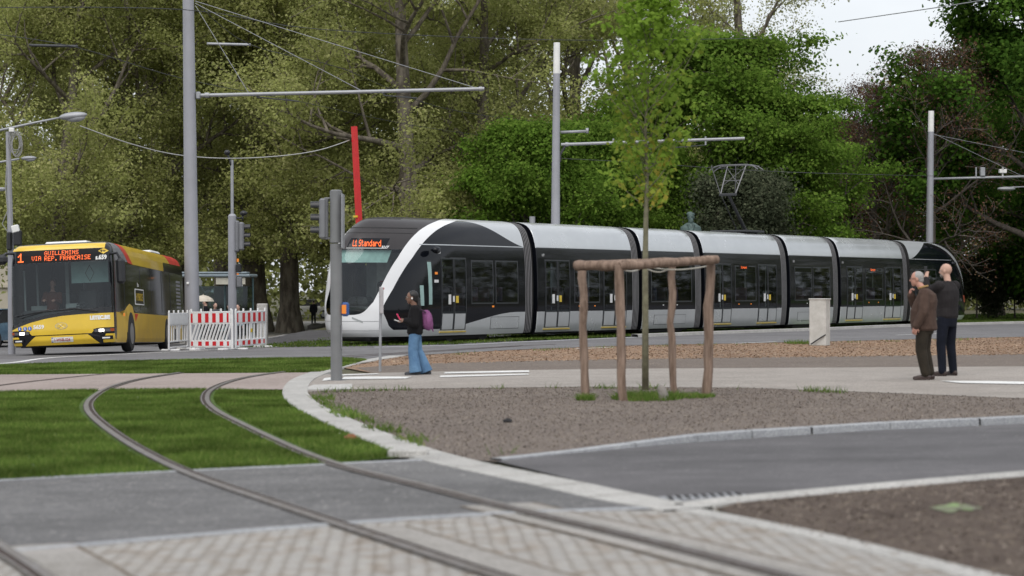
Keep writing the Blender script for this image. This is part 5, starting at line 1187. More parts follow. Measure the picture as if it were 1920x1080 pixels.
@part_fn('sweater', cloth('charcoal sweater', (.026, .023, .024), (.018, .016, .017), ns=10))
def g_coat(mb, J):
    rings(mb, [((0, 0, .93), .14, .185), ((0, 0, .97), .155, .20), ((0, 0, 1.1), .145, .195), ((-.01, 0, 1.25), .145, .215), ((-.01, 0, 1.38), .13, .235), ((0, 0, 1.48), .10, .17), ((0, 0, 1.54), .062, .068)]); sleeves(mb, J, (.085, .065, .05), .92)
@part_fn('jeans', cloth('navy jeans', (.009, .011, .020), (.006, .008, .014), ns=6))
def g_tr(mb, J):
    rings(mb, [((0, 0, .80), .12, .175), ((0, 0, .94), .14, .19), ((0, 0, .99), .12, .17)])
    for sd in ('L', 'R'): capsule(mb, J['hip'+sd], J['kn'+sd], .105, .078); capsule(mb, J['kn'+sd], Vector(J['an'+sd])+Vector((0, 0, .0)), .078, .066)
def g_hair(T, root, J):
    h = MB(); h.ell(T(.048, 0, -.072), (.045, .052, .048), 0, 16, 12); blend(h, 'beard', M('grey beard', (.22, .19, .17), .9, bump=.6, bs=60), root, .008, 2)
figure('person', (bp2[0], bp2[1], gz(*bp2)), math.pi/2+.75, 'tall bald person in dark sweater and navy jeans seen from behind', sk_p, JG, g_coat, g_tr, M('dark brown boots', (.03, .016, .013), .6), g_hair, s=1.0)
q_ = Matrix.Rotation(math.pi/2+.75, 3, 'Z') @ Vector((.33, .13, 1.70)); hp = thing('phone', (bp2[0]+q_.x, bp2[1]+q_.y, gz(*bp2)+q_.z), math.pi/2+.75, 'black phone raised in the bald person’s hand', 'phone')
d = MB(); d.box((0, 0, 0), (.012, .08, .15), 0, bev=.005); d.build('phone_case', MT['black'], hp)
# the smaller people further off
def simple(px, d, z, H, rz, label, top, bot, group=None, walk=.0, feet_y=None):
    x = X(px, d); s = H/1.70
    J = dict(JG, head=(.03, 0, 1.58), face=0, neck=(0, 0, 1.42), chest=(0, 0, 1.25), pel=(0, 0, .92), shL=(0, .18, 1.36), shR=(0, -.18, 1.36), elL=(-.04, .23, 1.10), elR=(.05, -.23, 1.10), wrL=(.08, .22, .86), wrR=(.12, -.22, .86),
        hdL=((0, 0, -1), (0, 1, 0), .5), hdR=((0, 0, -1), (0, -1, 0), .5), hipL=(0, .09, .88), hipR=(0, -.09, .88), knL=(.03+walk, .09, .49), knR=(.03-walk*.4, -.09, .49), anL=(walk*1.3, .09, .09), anR=(-walk*1.4, -.09, .1), toeL=0, toeR=0)
    @part_fn('jacket', top)
    def tc_(mb, J): rings(mb, [((0, 0, .84), .13, .18), ((0, 0, 1.0), .13, .18), ((0, 0, 1.25), .13, .20), ((0, 0, 1.37), .10, .18), ((0, 0, 1.44), .06, .07)]); sleeves(mb, J, (.08, .065, .05), .93)
    @part_fn('trousers', bot)
    def lg_(mb, J):
        rings(mb, [((0, 0, .74), .11, .16), ((0, 0, .9), .12, .165)])
        for sd in ('L', 'R'): capsule(mb, J['hip'+sd], J['kn'+sd], .095, .075); capsule(mb, J['kn'+sd], J['an'+sd], .075, .06)
    def hr_(T, root, J):
        h = MB(); h.ell(T(-.022, 0, .030), (.100, .083, .098), 0, 14, 10); blend(h, 'hair', m_hairb, root, .02, 1)
    return figure('person', (x, d, z), rz, label, sk_p, J, tc_, lg_, M('plain shoes', (.03, .03, .03), .6), hr_, vox=.022, sm=2, hands=False, s=s, group=group)
dk = cloth('dark coat', (.012, .013, .018)); bl = cloth('pale blue coat', (.3, .36, .4)); gr = cloth('grey coat', (.1, .1, .11)); 
dd_ = 138; simple(588, dd_, 1.5-(608-543)*dd_/F, 1.52, R(100), 'person in dark clothes walking away between the plane trunks and the tram nose', dk, dk, walk=.12)
for px, hy, col, lab in [(386, 561, dk, 'person under a cream umbrella in the bus shelter'), (403, 567, gr, 'person in grey at the shelter, second from the umbrella'), (431, 569, dk, 'person in dark coat just left of the signal pole'), (447, 570, bl, 'person in pale coat just right of the signal pole')]:
    d_ = 84; zt_ = 1.5-(hy-543)*d_/F; simple(px, d_, zt_-1.68, 1.68, R(px*7), lab, col, dk, 'people waiting by the bus shelter')
um = thing('umbrella', (X(381, 83), 83, 1.5-(571-543)*83/F), label='small cream umbrella held up at the bus shelter', cat='umbrella')
d = MB(); n = 12; d.loft([[(r*math.cos(6.283*k/n), r*math.sin(6.283*k/n), h) for k in range(n)] for r, h in ((.42, .12), (.36, .22), (.2, .32), (.02, .36))], 0, caps=False); d.cyl((0, 0, -.4), (0, 0, .4), .012, n=6); d.build('canopy', M('cream fabric', (.55, .5, .42), .8), um)
# bus driver
J = dict(JB)
drv = thing('person', (X(98, D0+1.3), D0+1.35, .02), -math.pi/2, 'driver with auburn hair behind the bus windscreen', 'person')
b_ = MB(); T = head(b_, (0, 0, 1.62), 0); capsule(b_, (0, 0, 1.42), (0, 0, 1.58), .055, .05)
for y in (-1, 1): capsule(b_, (.0, y*.18, 1.38), (.12, y*.22, 1.15), .05, .045); capsule(b_, (.12, y*.22, 1.15), (.4, y*.12, 1.2), .045, .03); capsule(b_, (.0, y*.1, .9), (.4, y*.1, .9), .08, .06); capsule(b_, (.4, y*.1, .9), (.42, y*.1, .55), .055, .04); hand(b_, (.4, y*.12, 1.2), (1, 0, .2), (0, 0, 1), .9, -y)
rings(b_, [((0, 0, .85), .1, .15), ((0, 0, 1.1), .1, .15), ((0, 0, 1.36), .09, .16), ((0, 0, 1.44), .05, .06)]); blend(b_, 'body', sk_m, drv, .012, 2)
b_ = MB(); rings(b_, [((0, 0, .86), .13, .18), ((0, 0, 1.1), .13, .18), ((0, 0, 1.34), .12, .19), ((0, 0, 1.43), .06, .07)])
for y in (-1, 1): capsule(b_, (.0, y*.18, 1.36), (.12, y*.22, 1.15), .07, .06); capsule(b_, (.12, y*.22, 1.15), (.36, y*.13, 1.2), .06, .045)
blend(b_, 'shirt', cloth('rust shirt', (.16, .05, .03)), drv, .014, 2)
b_ = MB(); b_.ell(T(-.025, 0, .03), (.105, .09, .1)); blend(b_, 'hair', M('auburn hair', (.15, .05, .02), .7), drv, .012, 2)
# ------------------------------------------------------------------ catenary masts
def mast(px_b, py_b, px_t, py_t, d, r0, r1, label, tip=None, tall=None):
    x, y = X(px_b, d), d; z0 = gz(x, y); zt_ = CH-(py_t-HY)*d/F
    root = thing('catenary_mast', (x, y, z0), label=label, cat='mast', group='grey tramway masts')
    dx = X(px_t, d)-x; h = zt_-z0
    if tall: dx *= tall/h; h = tall
    n = 6; b = MB(); top = 1-(tip/h if tip else 0)
    P = lambda t: Vector((dx*t, 0, h*t))
    b.tube([P(top*i/n) for i in range(n+1)], [r0+(r1-r0)*top*i/n for i in range(n+1)], 28, 0); b.cyl((0, 0, 0), (0, 0, .05), r0+.12, n=28)
    b.build('pole', MT['mast'], root, smooth=True, ang=40)
    if tip: b = MB(); rt = r0+(r1-r0)*top; b.tube([P(top), P(1)], [rt+.001, r1+.002], 28, 0); b.build('white_tip', MT['white'], root, smooth=True, ang=40)
    return root, (lambda px, py, dd=0: W(px, py, d+dd)-root.location)
r_, L = mast(361, 648, 353, 0, 61.5, .215, .15, 'thickest grey mast beside the barriers, its top above the photo', tall=11)
b = MB(); b.tube([L(372, 179), L(640, 173), L(908, 166.5)], .052, 12, 0); b.box(L(372, 179), (.12, .2, .2), 0, bev=.02); b.cyl(L(384, 178.6), L(392, 178.4), .075, n=12); b.cyl(L(716, 171.4), L(720, 171.3), .065, n=12); b.cyl(L(898, 166.8), L(904, 166.6), .065, n=12); b.build('cantilever_arm', MT['galv'], r_, smooth=True, ang=40)
for a_, b_ in (((366, 10), (466, 174)), ((366, 6), (676, 169)), ((366, 2), (893, 165))):
    b = MB(); b.tube([L(*a_), L(*b_)], .009, 6); b.build('stay_rod', MT['galv'], r_)
b = MB(); b.tube([L(482, 182), L(560, 190)], .02, 6); b.tube([L(720, 179), L(782, 184)], .02, 6); b.tube([L(482, 176), L(482, 183)], .02, 6); b.tube([L(720, 172), L(720, 180)], .02, 6); b.build('registration_arm', MT['dark'], r_)
b = MB(); b.box(L(352, 531, -.21), (.07, .04, .07), 0, bev=.01); b.build('cover_plate', MT['white'], r_)
r_, L = mast(1040, 614, 1044, 80, 72, .17, .105, 'grey mast with white tip behind the second tram section', tip=1.02)
b = MB(); b.tube([L(1052, 271), L(1230, 265), L(1396, 259.5)], .05, 10); b.cyl(L(1060, 270.7), L(1066, 270.6), .07, n=10); b.tube([L(1323, 256), L(1323, 272)], .03, 6); b.tube([L(1150, 260), L(1150, 270)], .03, 6); b.build('cantilever_arm', MT['galv'], r_, smooth=True, ang=40)
b = MB(); b.tube([L(1051, 248), L(1101, 246)], .045, 8); b.tube([L(1101, 240), L(1101, 250)], .05, 8); b.build('upper_bracket', MT['galv'], r_, smooth=True)
b = MB(); b.tube([L(1060, 273), L(1050, 290), L(1050, 303)], .04, 6); b.build('brace', MT['dark'], r_)
b = MB(); b.tube([L(1150, 272), L(1230, 280)], .018, 6); b.tube([L(1323, 272), L(1260, 277)], .018, 6); b.build('registration_arm', MT['dark'], r_)
r_, L = mast(1741, 607, 1746, 208, 99.5, .19, .13, 'far grey mast with white tip behind the tram rear', tip=.95)
b = MB(); b.tube([L(1750, 335.5), L(1990, 329)], .055, 8); b.build('cantilever_arm', MT['galv'], r_, smooth=True)
for a_, b_ in (((1750, 250), (1925, 334)), ((1750, 252), (1990, 300))):
    b = MB(); b.tube([L(*a_), L(*b_)], .010, 5); b.build('stay_rod', MT['galv'], r_)
b = MB(); b.box(L(1842, 322), (.22, .22, .40), 0, bev=.02); b.box(L(1830, 323), (.06, .1, .46), 0, bev=.01); b.build('equipment_box', MT['galv'], r_)
b = MB(); b.box(L(1880, 321), (.34, .25, .18), 0, bev=.02); b.tube([L(1880, 314), L(1880, 334)], .04, 6); b.build('equipment_box', MT['white'], r_)
b = MB(); b.ell(L(1887, 354), (.42, .2, .10), 0); b.tube([L(1877, 352), L(1925, 350)], .03, 5); b.build('lamp_head', MT['galv'], r_, smooth=True)
# red post
x, y = X(684, 76), 76; root = thing('red_post', (x, y, gz(x, y)), label='tall slanting red post behind the tram nose', cat='post')
L = lambda px, py: W(px, py, 76)-root.location
b = MB(); h_ = L(664, 237); b.tube([(0, 0, 0), h_*.5, h_], [.125, .12, .11], 4, 0, ax=(1, 0, 0)); b.build('shaft', MT['red'], root)
b = MB(); q_ = L(669.5, 406); b.tube([q_-Vector((0, 0, .035)), q_+Vector((0, 0, .035))], .127, 4, ax=(1, 0, 0)); b.build('yellow_band', MT['yellow'], root)
x, y = X(998, 82), 82; b = MB(); b.tube([(0, 0, 0), (0, 0, 4.25)], .11, 12); o = b.build('grey_stub_post', MT['galv'], loc=(x, y, gz(x, y)), smooth=True, ang=40); tag(o, 'short plain grey post between the red post and the white-tipped mast', 'post')
# ------------------------------------------------------------------ signal heads
m_sig = M('signal grey', (.20, .205, .22), .5, .1, ns=4); m_lens = M('signal lens', (.03, .03, .035), .15)
def signal_head(par, loc, rz, name='signal_head', s=1):
    h = MB(); Mz = Matrix.Translation(Vector(loc)) @ Matrix.Rotation(rz, 4, 'Z') @ Matrix.Scale(s, 4); h.X = Mz
    h.box((0, 0, 0), (.16, .30, .90), 0, bev=.04); h.box((-.09, 0, 0), (.04, .24, .86), 0, bev=.02)
    for z in (.28, 0, -.28):
        n = 14; vs = [(.08+(0 if k < n else .20+.0*k), .105*math.cos(a_)*(1), z+.105*math.sin(a_)) for k, a_ in [(i, R(-20)+R(220)*(i % n)/(n-1)) for i in range(2*n)]]
        h.add(vs, [(i, i+1, n+i+1, n+i) for i in range(n-1)], 1); h.cyl((.08, 0, z), (.10, 0, z), .10, n=18, m=1); h.cyl((.10, 0, z), (.104, 0, z), .085, n=18, m=2)
    return h.build(name, [m_sig, MT['black'], m_lens], par, smooth=True, ang=35)
p = G(631, 714); root = thing('signal_pole', (p[0], p[1], gz(*p)), label='stout grey traffic signal pole at the near end of the crossing', cat='signal pole')
kk = F/p[1]; L = lambda px, py, dd=0: W(px, py, p[1]+dd)-root.location
b = MB(); b.tube([(0, 0, 0), L(630, 457)], .098, 32, 0); b.tube([L(630, 455), L(630, 358)], .104, 32, 0); b.tube([L(630, 358), L(630, 356)], [.1, .07], 32, 0); b.tube([(0, 0, -.02), (0, 0, .012)], .17, 32, 0)
b.build('pole', M('pole grey', (.21, .215, .22), .5, .25, ns=2, bump=.05, rv=.06), root, smooth=True, ang=40)
signal_head(root, L(606, 410, .06), math.pi, s=.76)
b = MB(); b.tube([L(609, 378), L(609, 372), L(622, 372)], .018, 8); b.build('bracket', m_sig, root, smooth=True)
b = MB(); b.tube([L(607, 440), L(607, 447), L(622, 447)], .018, 8); b.build('bracket', m_sig, root, smooth=True)
b = MB(); b.box(L(643, 415, -.02), (.022, .50, .92), 0, bev=.008); b.build('backing_plate', MT['galv'], root)
b = MB(); b.box(L(647.5, 580, -.02), (.13, .09, .24), 0, bev=.03); b.build('push_button_box', M('blue box', (.03, .09, .28), .4), root)
b = MB(); b.box(L(645, 580, -.068), (.075, .02, .15), 0, bev=.006); b.build('button_face', MT['orange'], root)  # orange face is given a faint glow of its own in the material
b = MB(); b.box(L(640.5, 632, -.04), (.02, .05, .40), 0, bev=.004); b.build('access_cover', m_sig, root)
# thin sign post
p = G(712.5, 697); root = thing('sign_post', (p[0], p[1], gz(*p)), label='thin grey post with a sign seen edge-on beside the crossing', cat='sign post'); L = lambda px, py, dd=0: W(px, py, p[1]+dd)-root.location
b = MB(); b.tube([(0, 0, -.05), L(714, 540)], .026, 12); b.build('post', MT['galv'], root, smooth=True, ang=40)
b = MB(); b.box(L(715, 563), (.07, .32, .50), 0, rot=R(6), bev=.012); b.build('sign_panel', M('sign grey', (.42, .40, .41), .5), root)
b = MB(); b.box(L(718, 541, -.1), (.05, .05, .04), 0, bev=.01); b.build('clamp', MT['red'], root)
# far signal pole
d_ = 70; x = X(436, d_); root = thing('signal_pole', (x, d_, gz(x, d_)), label='grey signal pole with camera mast behind the barriers', cat='signal pole'); L = lambda px, py, dd=0: W(px, py, d_+dd)-root.location
b = MB(); b.tube([(0, 0, 0), L(435.5, 405)], .135, 24); b.tube([L(435.5, 405), L(435.5, 401)], [.135, .08], 24); b.build('pole', MT['mast'], root, smooth=True, ang=40)
b = MB(); b.tube([L(435.5, 404), L(435, 300)], .05, 12); b.build('camera_mast', MT['galv'], root, smooth=True, ang=40)
b = MB(); b.ell(L(426, 286), (.10, .1, .085), 0); b.tube([L(426, 288), L(431, 300)], .03, 8); b.box(L(433, 305), (.08, .1, .2), 0, bev=.02); b.build('camera', MT['black'], root, smooth=True)
b = MB(); b.ell(L(457, 400), (.12, .12, .085), 0); b.tube([L(440, 409), L(455, 409)], .03, 8); b.tube([L(455, 404), L(455, 414)], .03, 8); b.build('camera', MT['black'], root, smooth=True)
signal_head(root, L(453, 443), 0); 
b = MB(); b.box(L(445, 443), (.13, .3, 1.0), 0, bev=.04); b.build('backing_plate', m_sig, root)
b = MB(); b.box(L(448, 503), (.16, .3, .26), 0, bev=.02); b.build('pedestrian_signal', MT['black'], root)
b = MB(); b.box(L(446, 488), (.05, .1, .10), 0); b.box(L(446, 514), (.05, .1, .05), 0); b.build('signal_bracket', MT['orange'], root)  # orange bracket pieces glow faintly by their material, they are no lamps
b = MB(); b.box(L(449, 529), (.16, .2, .32), 0, bev=.02); b.build('control_box', m_sig, root)
# ------------------------------------------------------------------ barriers
m_refl = M('reflective red', (.62, .02, .03), .4); m_plw = M('white plastic', (.74, .74, .74), .5, ns=6, col2=(.66, .66, .66))
def barrier(pa, pb, H, label, style):
    """pa, pb: ground points; board along local x"""
    a_, b_ = Vector(pa), Vector(pb); L_ = (b_-a_).length; rz = math.atan2(b_.y-a_.y, b_.x-a_.x)
    root = thing('barrier', (a_.x, a_.y, gz(a_.x, a_.y)), rz, label, 'barrier', 'plastic road works barriers', rot=(0, math.atan2(gz(a_.x, a_.y)-gz(b_.x, b_.y), L_), rz))
    f = MB(); t = .045
    for x in (.03, L_-.03): f.box((x, 0, H/2+.03), (.06, t, H), 0, bev=.012)
    for z in (.10, .26, H*.68, H*.97): f.box((L_/2, 0, z), (L_-.06, t*.9, .04), 0, bev=.008)
    if style == 'slant':
        for i in range(11): x = .12+i*(L_-.3)/10; f.tube([(x-.06, 0, .27), (x+.12, 0, H*.67)], .030, 6)
    else:
        for i in range(9): f.box((.1+i*(L_-.2)/8, 0, (H*.68+.26)/2), (.07, t*.6, H*.68-.26), 0)
        f.box((L_*.5, 0, (H*.68+.26)/2), (.22, t*.7, H*.68-.26), 0)
    for i in range(5): x = .06+i*(L_-.12)/4; f.box((x, 0, H+.02), (.05, t, .08), 0, bev=.01)
    f.box((.25, 0, .03), (.18, .5, .06), 0, bev=.02); f.box((L_-.25, 0, .03), (.18, .5, .06), 0, bev=.02)
    f.build('frame', m_plw, root)
    def board(z0, z1, plain=False):
        b = MB(); b.box((L_/2, -.012, (z0+z1)/2), (L_-.12, .03, z1-z0), 0)
        if not plain:
            n = 11; w_ = (L_-.13)/n
            for i in range(0, n, 2): x0 = .065+i*w_; b.add([(x0, -.0295, z0+.008), (x0+w_*(.55 if i in (0, n-1) else 1), -.0295, z0+.008), (x0+w_*(.55 if i in (0, n-1) else 1), -.0295, z1-.008), (x0, -.0295, z1-.008)], [(0, 1, 2, 3)], 1)
        b.build('reflective_board', [m_plw, m_refl], root, fix=False)
    board(H*.70, H*.95, style == 'plain')
    if style != 'plain': board(.12, .25)
    if style == 'bars': b = MB(); b.box((L_*.5, -.025, .50), (.13, .01, .1), 0); b.build('yellow_label', MT['yellow'], root)
    if style == 'plain': b = MB(); b.box((L_*.62, -.02, .45), (.16, .02, .3), 0); b.box((L_*.3, -.02, .45), (.1, .02, .3), 1); b.build('yellow_label', [M('straw', (.5, .38, .15), .8), MT['black']], root)
    return root
def gp_d(px, d): return (X(px, d), d)
barrier(gp_d(356, 58.3), gp_d(437.5, 57.6), 1.05, 'red and white barrier with slanted bars, middle of the three', 'slant')
barrier(gp_d(441, 57.8), gp_d(498, 60.4), 1.04, 'red and white barrier with upright bars, set at an angle on the right', 'bars')
barrier(gp_d(316, 58.4), gp_d(352, 60.8), 1.04, 'plain white barrier half hidden behind the thick mast', 'plain')
x, y = X(492, 63), 63; b = MB(); b.box((0, 0, .6), (.3, .25, 1.2), 0, bev=.02); tag(b.build('concrete_post', MT['concrete'], loc=(x, y, gz(x, y))), 'square pale concrete post behind the right barrier', 'post')
# ------------------------------------------------------------------ tree guard
gb = G(1210, 745); root = thing('tree_guard', (gb[0], gb[1], gz(*gb)), label='wooden tree guard of four round stakes and top rails', cat='tree guard')
rngw = random.Random(2)
def log(mb, p0, p1, r, seed=0, n=12, wob=.012):
    rg = random.Random(seed); p0, p1 = Vector(p0), Vector(p1); N = 9; pts = [p0.lerp(p1, i/N)+Vector((rg.gauss(0, wob), rg.gauss(0, wob), rg.gauss(0, wob*.3))) for i in range(N+1)]
    mb.tube(pts, [r*(1+rg.uniform(-.10, .10)) for _ in pts], n)
for i, (bx, by, tx, ty, d, r) in enumerate(((1097, 752, 1091, 492, 29.6, .056), (1168, 757, 1160, 498, 28.9, .062), (1262, 741, 1261, 492, 30.6, .050), (1323, 747, 1334, 488, 29.8, .064))):
    q0, q1 = W(bx, by, d)-root.location, W(tx, ty, d)-root.location; q0.z = gz(X(bx, d), d)-root.location.z-.05
    b = MB(); log(b, q0, q1, r, i); b.build('stake', MT['wood'], root, smooth=True, ang=50)
for i, (a_, b_, r) in enumerate((((1079, 498, 29.3), (1168, 498, 28.9), .070), ((1160, 499, 28.86), (1345, 487, 29.7), .060), ((1092, 497, 29.7), (1262, 489, 30.6), .05), ((1262, 490, 30.6), (1338, 487, 29.9), .05))):
    b = MB(); log(b, W(*a_)-root.location, W(*b_)-root.location, r, 20+i, wob=.01); b.build('rail', MT['wood'], root, smooth=True, ang=50)
b = MB()
def sag(a_, b_, s, n=10): a_, b_ = Vector(a_), Vector(b_); return [a_.lerp(b_, i/n)-Vector((0, 0, s*math.sin(math.pi*i/n))) for i in range(n+1)]
for a_, c_, s_ in (((1100, 503, 29.3), (1210, 500, 30.9), .02), ((1210, 500, 30.9), (1332, 498, 29.8), .05), ((1165, 505, 28.9), (1210, 498, 30.9), .05), ((1210, 502, 30.9), (1262, 500, 30.6), .07)):
    b.tube(sag(W(*a_)-root.location, W(*c_)-root.location, s_), .010, 5)
b.build('tie_strap', M('pale strap', (.5, .48, .42), .7), root)
# stump, clods
p = G(1244, 751); b = MB(); rg = random.Random(5)
b.tube([(-.01, 0, -.05), (0, 0, .08), (-.03, .01, .16), (-.06, .0, .19)], [.075, .066, .055, .03], 10); tag(b.build('broken_stub', M('grey stone stub', (.24, .22, .20), .9, bump=.6), loc=(p[0], p[1], gz(*p)), smooth=True), 'short grey pipe stub standing in the weeds between the stakes', 'stub')
def rock(px, py, s, mat, name, label, cat, seed):
    p = G(px, py); b = MB(); b.ell((0, 0, .35*s), (s, s*.8, s*.55), 0, 12, 8); rg = random.Random(seed)
    b.v = [tuple(c*(1+rg.uniform(-.18, .18)) for c in v) for v in b.v]; return tag(b.build(name, mat, loc=(p[0], p[1], gz(*p)), smooth=True), label, cat)
rock(952, 793, .055, M('dark clod', (.02, .02, .022), .9), 'clod', 'small dark clod lying on the soil island', 'clod', 1)
rock(658, 826, .07, M('rusty leaf', (.22, .09, .04), .9), 'dead_leaf', 'curled rusty dead leaf lying in the track lawn', 'leaf', 2)
st = M('boulder', (.16, .15, .14), .9, bump=.6, bs=8)
for px, d, s, lab in ((593, 118, .45, 'low boulder beside the walking person by the tram nose'), (609, 112, .4, 'low boulder nearest the tram nose')):
    b = MB(); b.ell((0, 0, .2*s), (s*1.1, s*.8, s*.5), 0, 14, 8); rg = random.Random(px); b.v = [tuple(c*(1+rg.uniform(-.1, .1)) for c in v) for v in b.v]
    x = X(px, d); tag(b.build('boulder', st, loc=(x, d, gz(x, d)), smooth=True), lab, 'boulder')
# cabinet
p = G(1537, 648); root = thing('utility_cabinet', (p[0], p[1], gz(*p)), R(-24), 'tall pale concrete utility cabinet at the road edge', 'cabinet')
b = MB(); b.box((0, 0, .62), (.46, .42, 1.24), 0, bev=.015); b.box((0, 0, 1.245), (.50, .46, .035), 0, bev=.01)
b.build('housing', M('stained concrete', (.55, .54, .51), .85, col2=(.42, .41, .38), ns=4, nd_=8, bump=.2, bs=30), root)
b = MB(); b.tube([(-.16, -.30, .04), (.10, -.26, .22), (.22, -.2, .30)], .018, 8); b.build('black_pipe', MT['black'], root)
# drain grate in the gutter
p0, p1 = G(1262, 944), G(1405, 935.5); a_ = Vector(p0); c_ = Vector(p1); L_ = (c_-a_).length; b = MB(); b.box((L_/2, .10, .0), (L_, .24, .012), 0)
n = 9
for i in range(n): b.box((L_*(i+.5)/n, .10, .008), (L_/n*.5, .19, .006), 1, rot=R(-20))
root = tag(b.build('drain_grate', [m_kerb, M('slot black', (.012, .01, .01), .9)], loc=(a_.x, a_.y, gz(*p0)+.022)), 'slotted gutter drain grate where the side road meets the kerb', 'drain grate'); root.rotation_euler = (0, math.atan2(gz(*p0)-gz(*p1), L_), math.atan2(c_.y-a_.y, c_.x-a_.x))
# green marker paint
drape(GP([(1740, 957), (1765, 952), (1790, 948), (1815, 951), (1845, 958), (1820, 962), (1800, 960), (1785, 967), (1765, 963)]), 4.5, 'paint_mark', M('green spray paint', (.25, .45, .12), .8, col2=(.12, .11, .08), ns=11, lo=.47, hi=.72))
# ------------------------------------------------------------------ bronze bust
d_ = 84; x = X(1295, d_); zb0 = gz(x, d_); root = thing('bronze_bust', (x, d_, zb0), label='green bronze bust of a bearded figure on a tall stone plinth', cat='statue'); m_brz = M('verdigris bronze', (.085, .13, .12), .6, .2, col2=(.045, .07, .065), ns=5, bump=.4, bs=12)
zs_ = 1.5-(432-543)*d_/F-zb0
b = MB(); b.box((0, 0, zs_/2-.25), (1.0, .8, zs_-.5), 0, bev=.03); b.box((0, 0, zs_-.42), (1.2, 1.0, .12), 0, bev=.03); b.build('plinth', M('plinth stone', (.3, .29, .27), .85, bump=.2), root)
b = MB(); rings(b, [((0, 0, zs_-.38), .26, .33), ((0, 0, zs_-.1), .27, .42), ((0, 0, zs_+.12), .24, .40), ((0, 0, zs_+.24), .17, .24), ((0, 0, zs_+.30), .12, .13)]); b.v = [(v[1], -v[0], v[2]) for v in b.v]
head(b, (0, 0, zs_+.50), -math.pi/2-.2, 1.75); b.ell((0, -.10, zs_+.36), (.10, .09, .14))
for k in range(26): rg = random.Random(k); th = rg.uniform(0, 6.28); ph = rg.uniform(0, 1.3); b.ell((.15*math.sin(ph)*math.cos(th), .05+.15*math.sin(ph)*math.sin(th), zs_+.57+.13*math.cos(ph)), (.04, .04, .035), 0, 8, 6)
b.tube([(-.12, -.2, zs_+.24), (0, -.29, zs_-.1), (.02, -.30, zs_-.3)], .04, 8); b.tube([(.12, -.2, zs_+.24), (0, -.29, zs_-.1)], .04, 8)
blend(b, 'bust', m_brz, root, .02, 2)
# ------------------------------------------------------------------ street lamp with cable coil at the left
d_ = 60; x = X(22, d_); root = thing('street_lamp', (x, d_, gz(x, d_)), label='old street lamp mast with three lamp arms and a cable coil behind the bus', cat='street lamp'); L = lambda px, py, dd=0: W(px, py, d_+dd)-root.location
b = MB(); b.tube([(0, 0, 0), L(20, 460), L(15, 247)], [.10, .085, .065], 14); b.build('pole', MT['mast'], root, smooth=True, ang=40)
def lhead(c, s, ang, par):
    b = MB(); Mr = Matrix.Rotation(ang, 3, 'Y'); b.ell(c, (.40*s, .15*s, .11*s), 0, 20, 10, Mr); b.ell(Vector(c)+Mr @ Vector((.07*s, 0, -.06*s)), (.27*s, .12*s, .115*s), 1, 20, 10, Mr); b.build('lamp_head', [MT['galv'], M('lamp cover', (.35, .36, .38), .25)], par, smooth=True)
b = MB(); b.tube([L(-60, 256), L(15, 241), L(60, 231), L(115, 220)], [.03, .035, .03, .025], 8); b.build('lamp_arm', MT['galv'], root, smooth=True); lhead(L(137, 217.5), .98, R(-6), root)
b = MB(); b.tube([L(-60, 318, 1), L(0, 304, 1), L(36, 298, 1)], .03, 8); b.build('lamp_arm', MT['galv'], root, smooth=True); lhead(L(54, 296.5, 1), .55, R(-2), root)
b = MB(); b.tube([L(-40, 358, 2), L(-4, 355, 2)], .025, 8); b.build('lamp_arm', MT['galv'], root, smooth=True); lhead(L(1, 354, 2), .4, R(-2), root)
b = MB(); b.box(L(22, 244, -.1), (.14, .12, .12), 0, bev=.02); b.build('junction_box', MT['white'], root)
b = MB(); rg = random.Random(3)
for k in range(7):
    c0 = L(29+rg.uniform(-3, 3), 268+rg.uniform(-5, 6), -.1); ra, rb = rg.uniform(.11, .18), rg.uniform(.22, .36); b.tube([c0+Vector((ra*math.cos(t*.45), rg.uniform(-.02, .02), rb*math.sin(t*.45))) for t in range(15)], .010, 5, caps=False)
b.tube([L(12, 312, -.1), L(10, 350, -.1), L(14, 395, -.1), L(4, 420, -.1), L(18, 440, -.1)], .012, 5); b.tube([L(18, 250, -.1), L(20, 350, -.1), L(24, 440, -.1)], .01, 5); b.build('cable_coil', M('grey cable', (.3, .3, .3), .6), root)
b = MB(); b.box(L(29, 429, -.3), (.2, .15, .2), 0, rot=Matrix.Rotation(R(-14), 3, 'Y'), bev=.02); b.build('camera_box', MT['white'], root)
b = MB(); b.box(L(33, 446, -.25), (.22, .2, .42), 0, bev=.03); b.box(L(18, 452, -.1), (.14, .2, .5), 0, bev=.03); b.build('signal_head', MT['black'], root)
# ------------------------------------------------------------------ wires
def wire(pts, r, label, mat, cat='cable', name='overhead_cable', sg=0):
    P_ = [W(*p) for p in pts]
    if len(P_) == 2: P_ = sag(P_[0], P_[1], sg, 14)
    else:
        out = []
        for i in range(len(P_)-1):
            a0, a1, a2, a3 = P_[max(0, i-1)], P_[i], P_[i+1], P_[min(len(P_)-1, i+2)]
            for j in range(5):
                t = j/5; out.append(.5*((2*a1)+(a2-a0)*t+(2*a0-5*a1+4*a2-a3)*t*t+(3*a1-a0-3*a2+a3)*t**3))
        P_ = out+[P_[-1]]
    o0 = P_[0].copy(); b = MB(); b.tube([p-o0 for p in P_], r, 5); return tag(b.build(name, mat, loc=o0, smooth=True), label, cat, 'overhead cables')
pale = MT['galv']; dkw = MT['dark']
wire([(150, 236, 60), (240, 268, 62), (330, 290, 65), (430, 297, 68), (530, 292, 71), (600, 281, 73), (655, 263, 76)], .016, 'sagging pale cable from the street lamp to the red post', M('pale cable', (.5, .5, .48), .6))
wire([(1572, 41, 100), (1790, 9, 90), (1960, -20, 84)], .022, 'single grey cable crossing the white sky', pale)
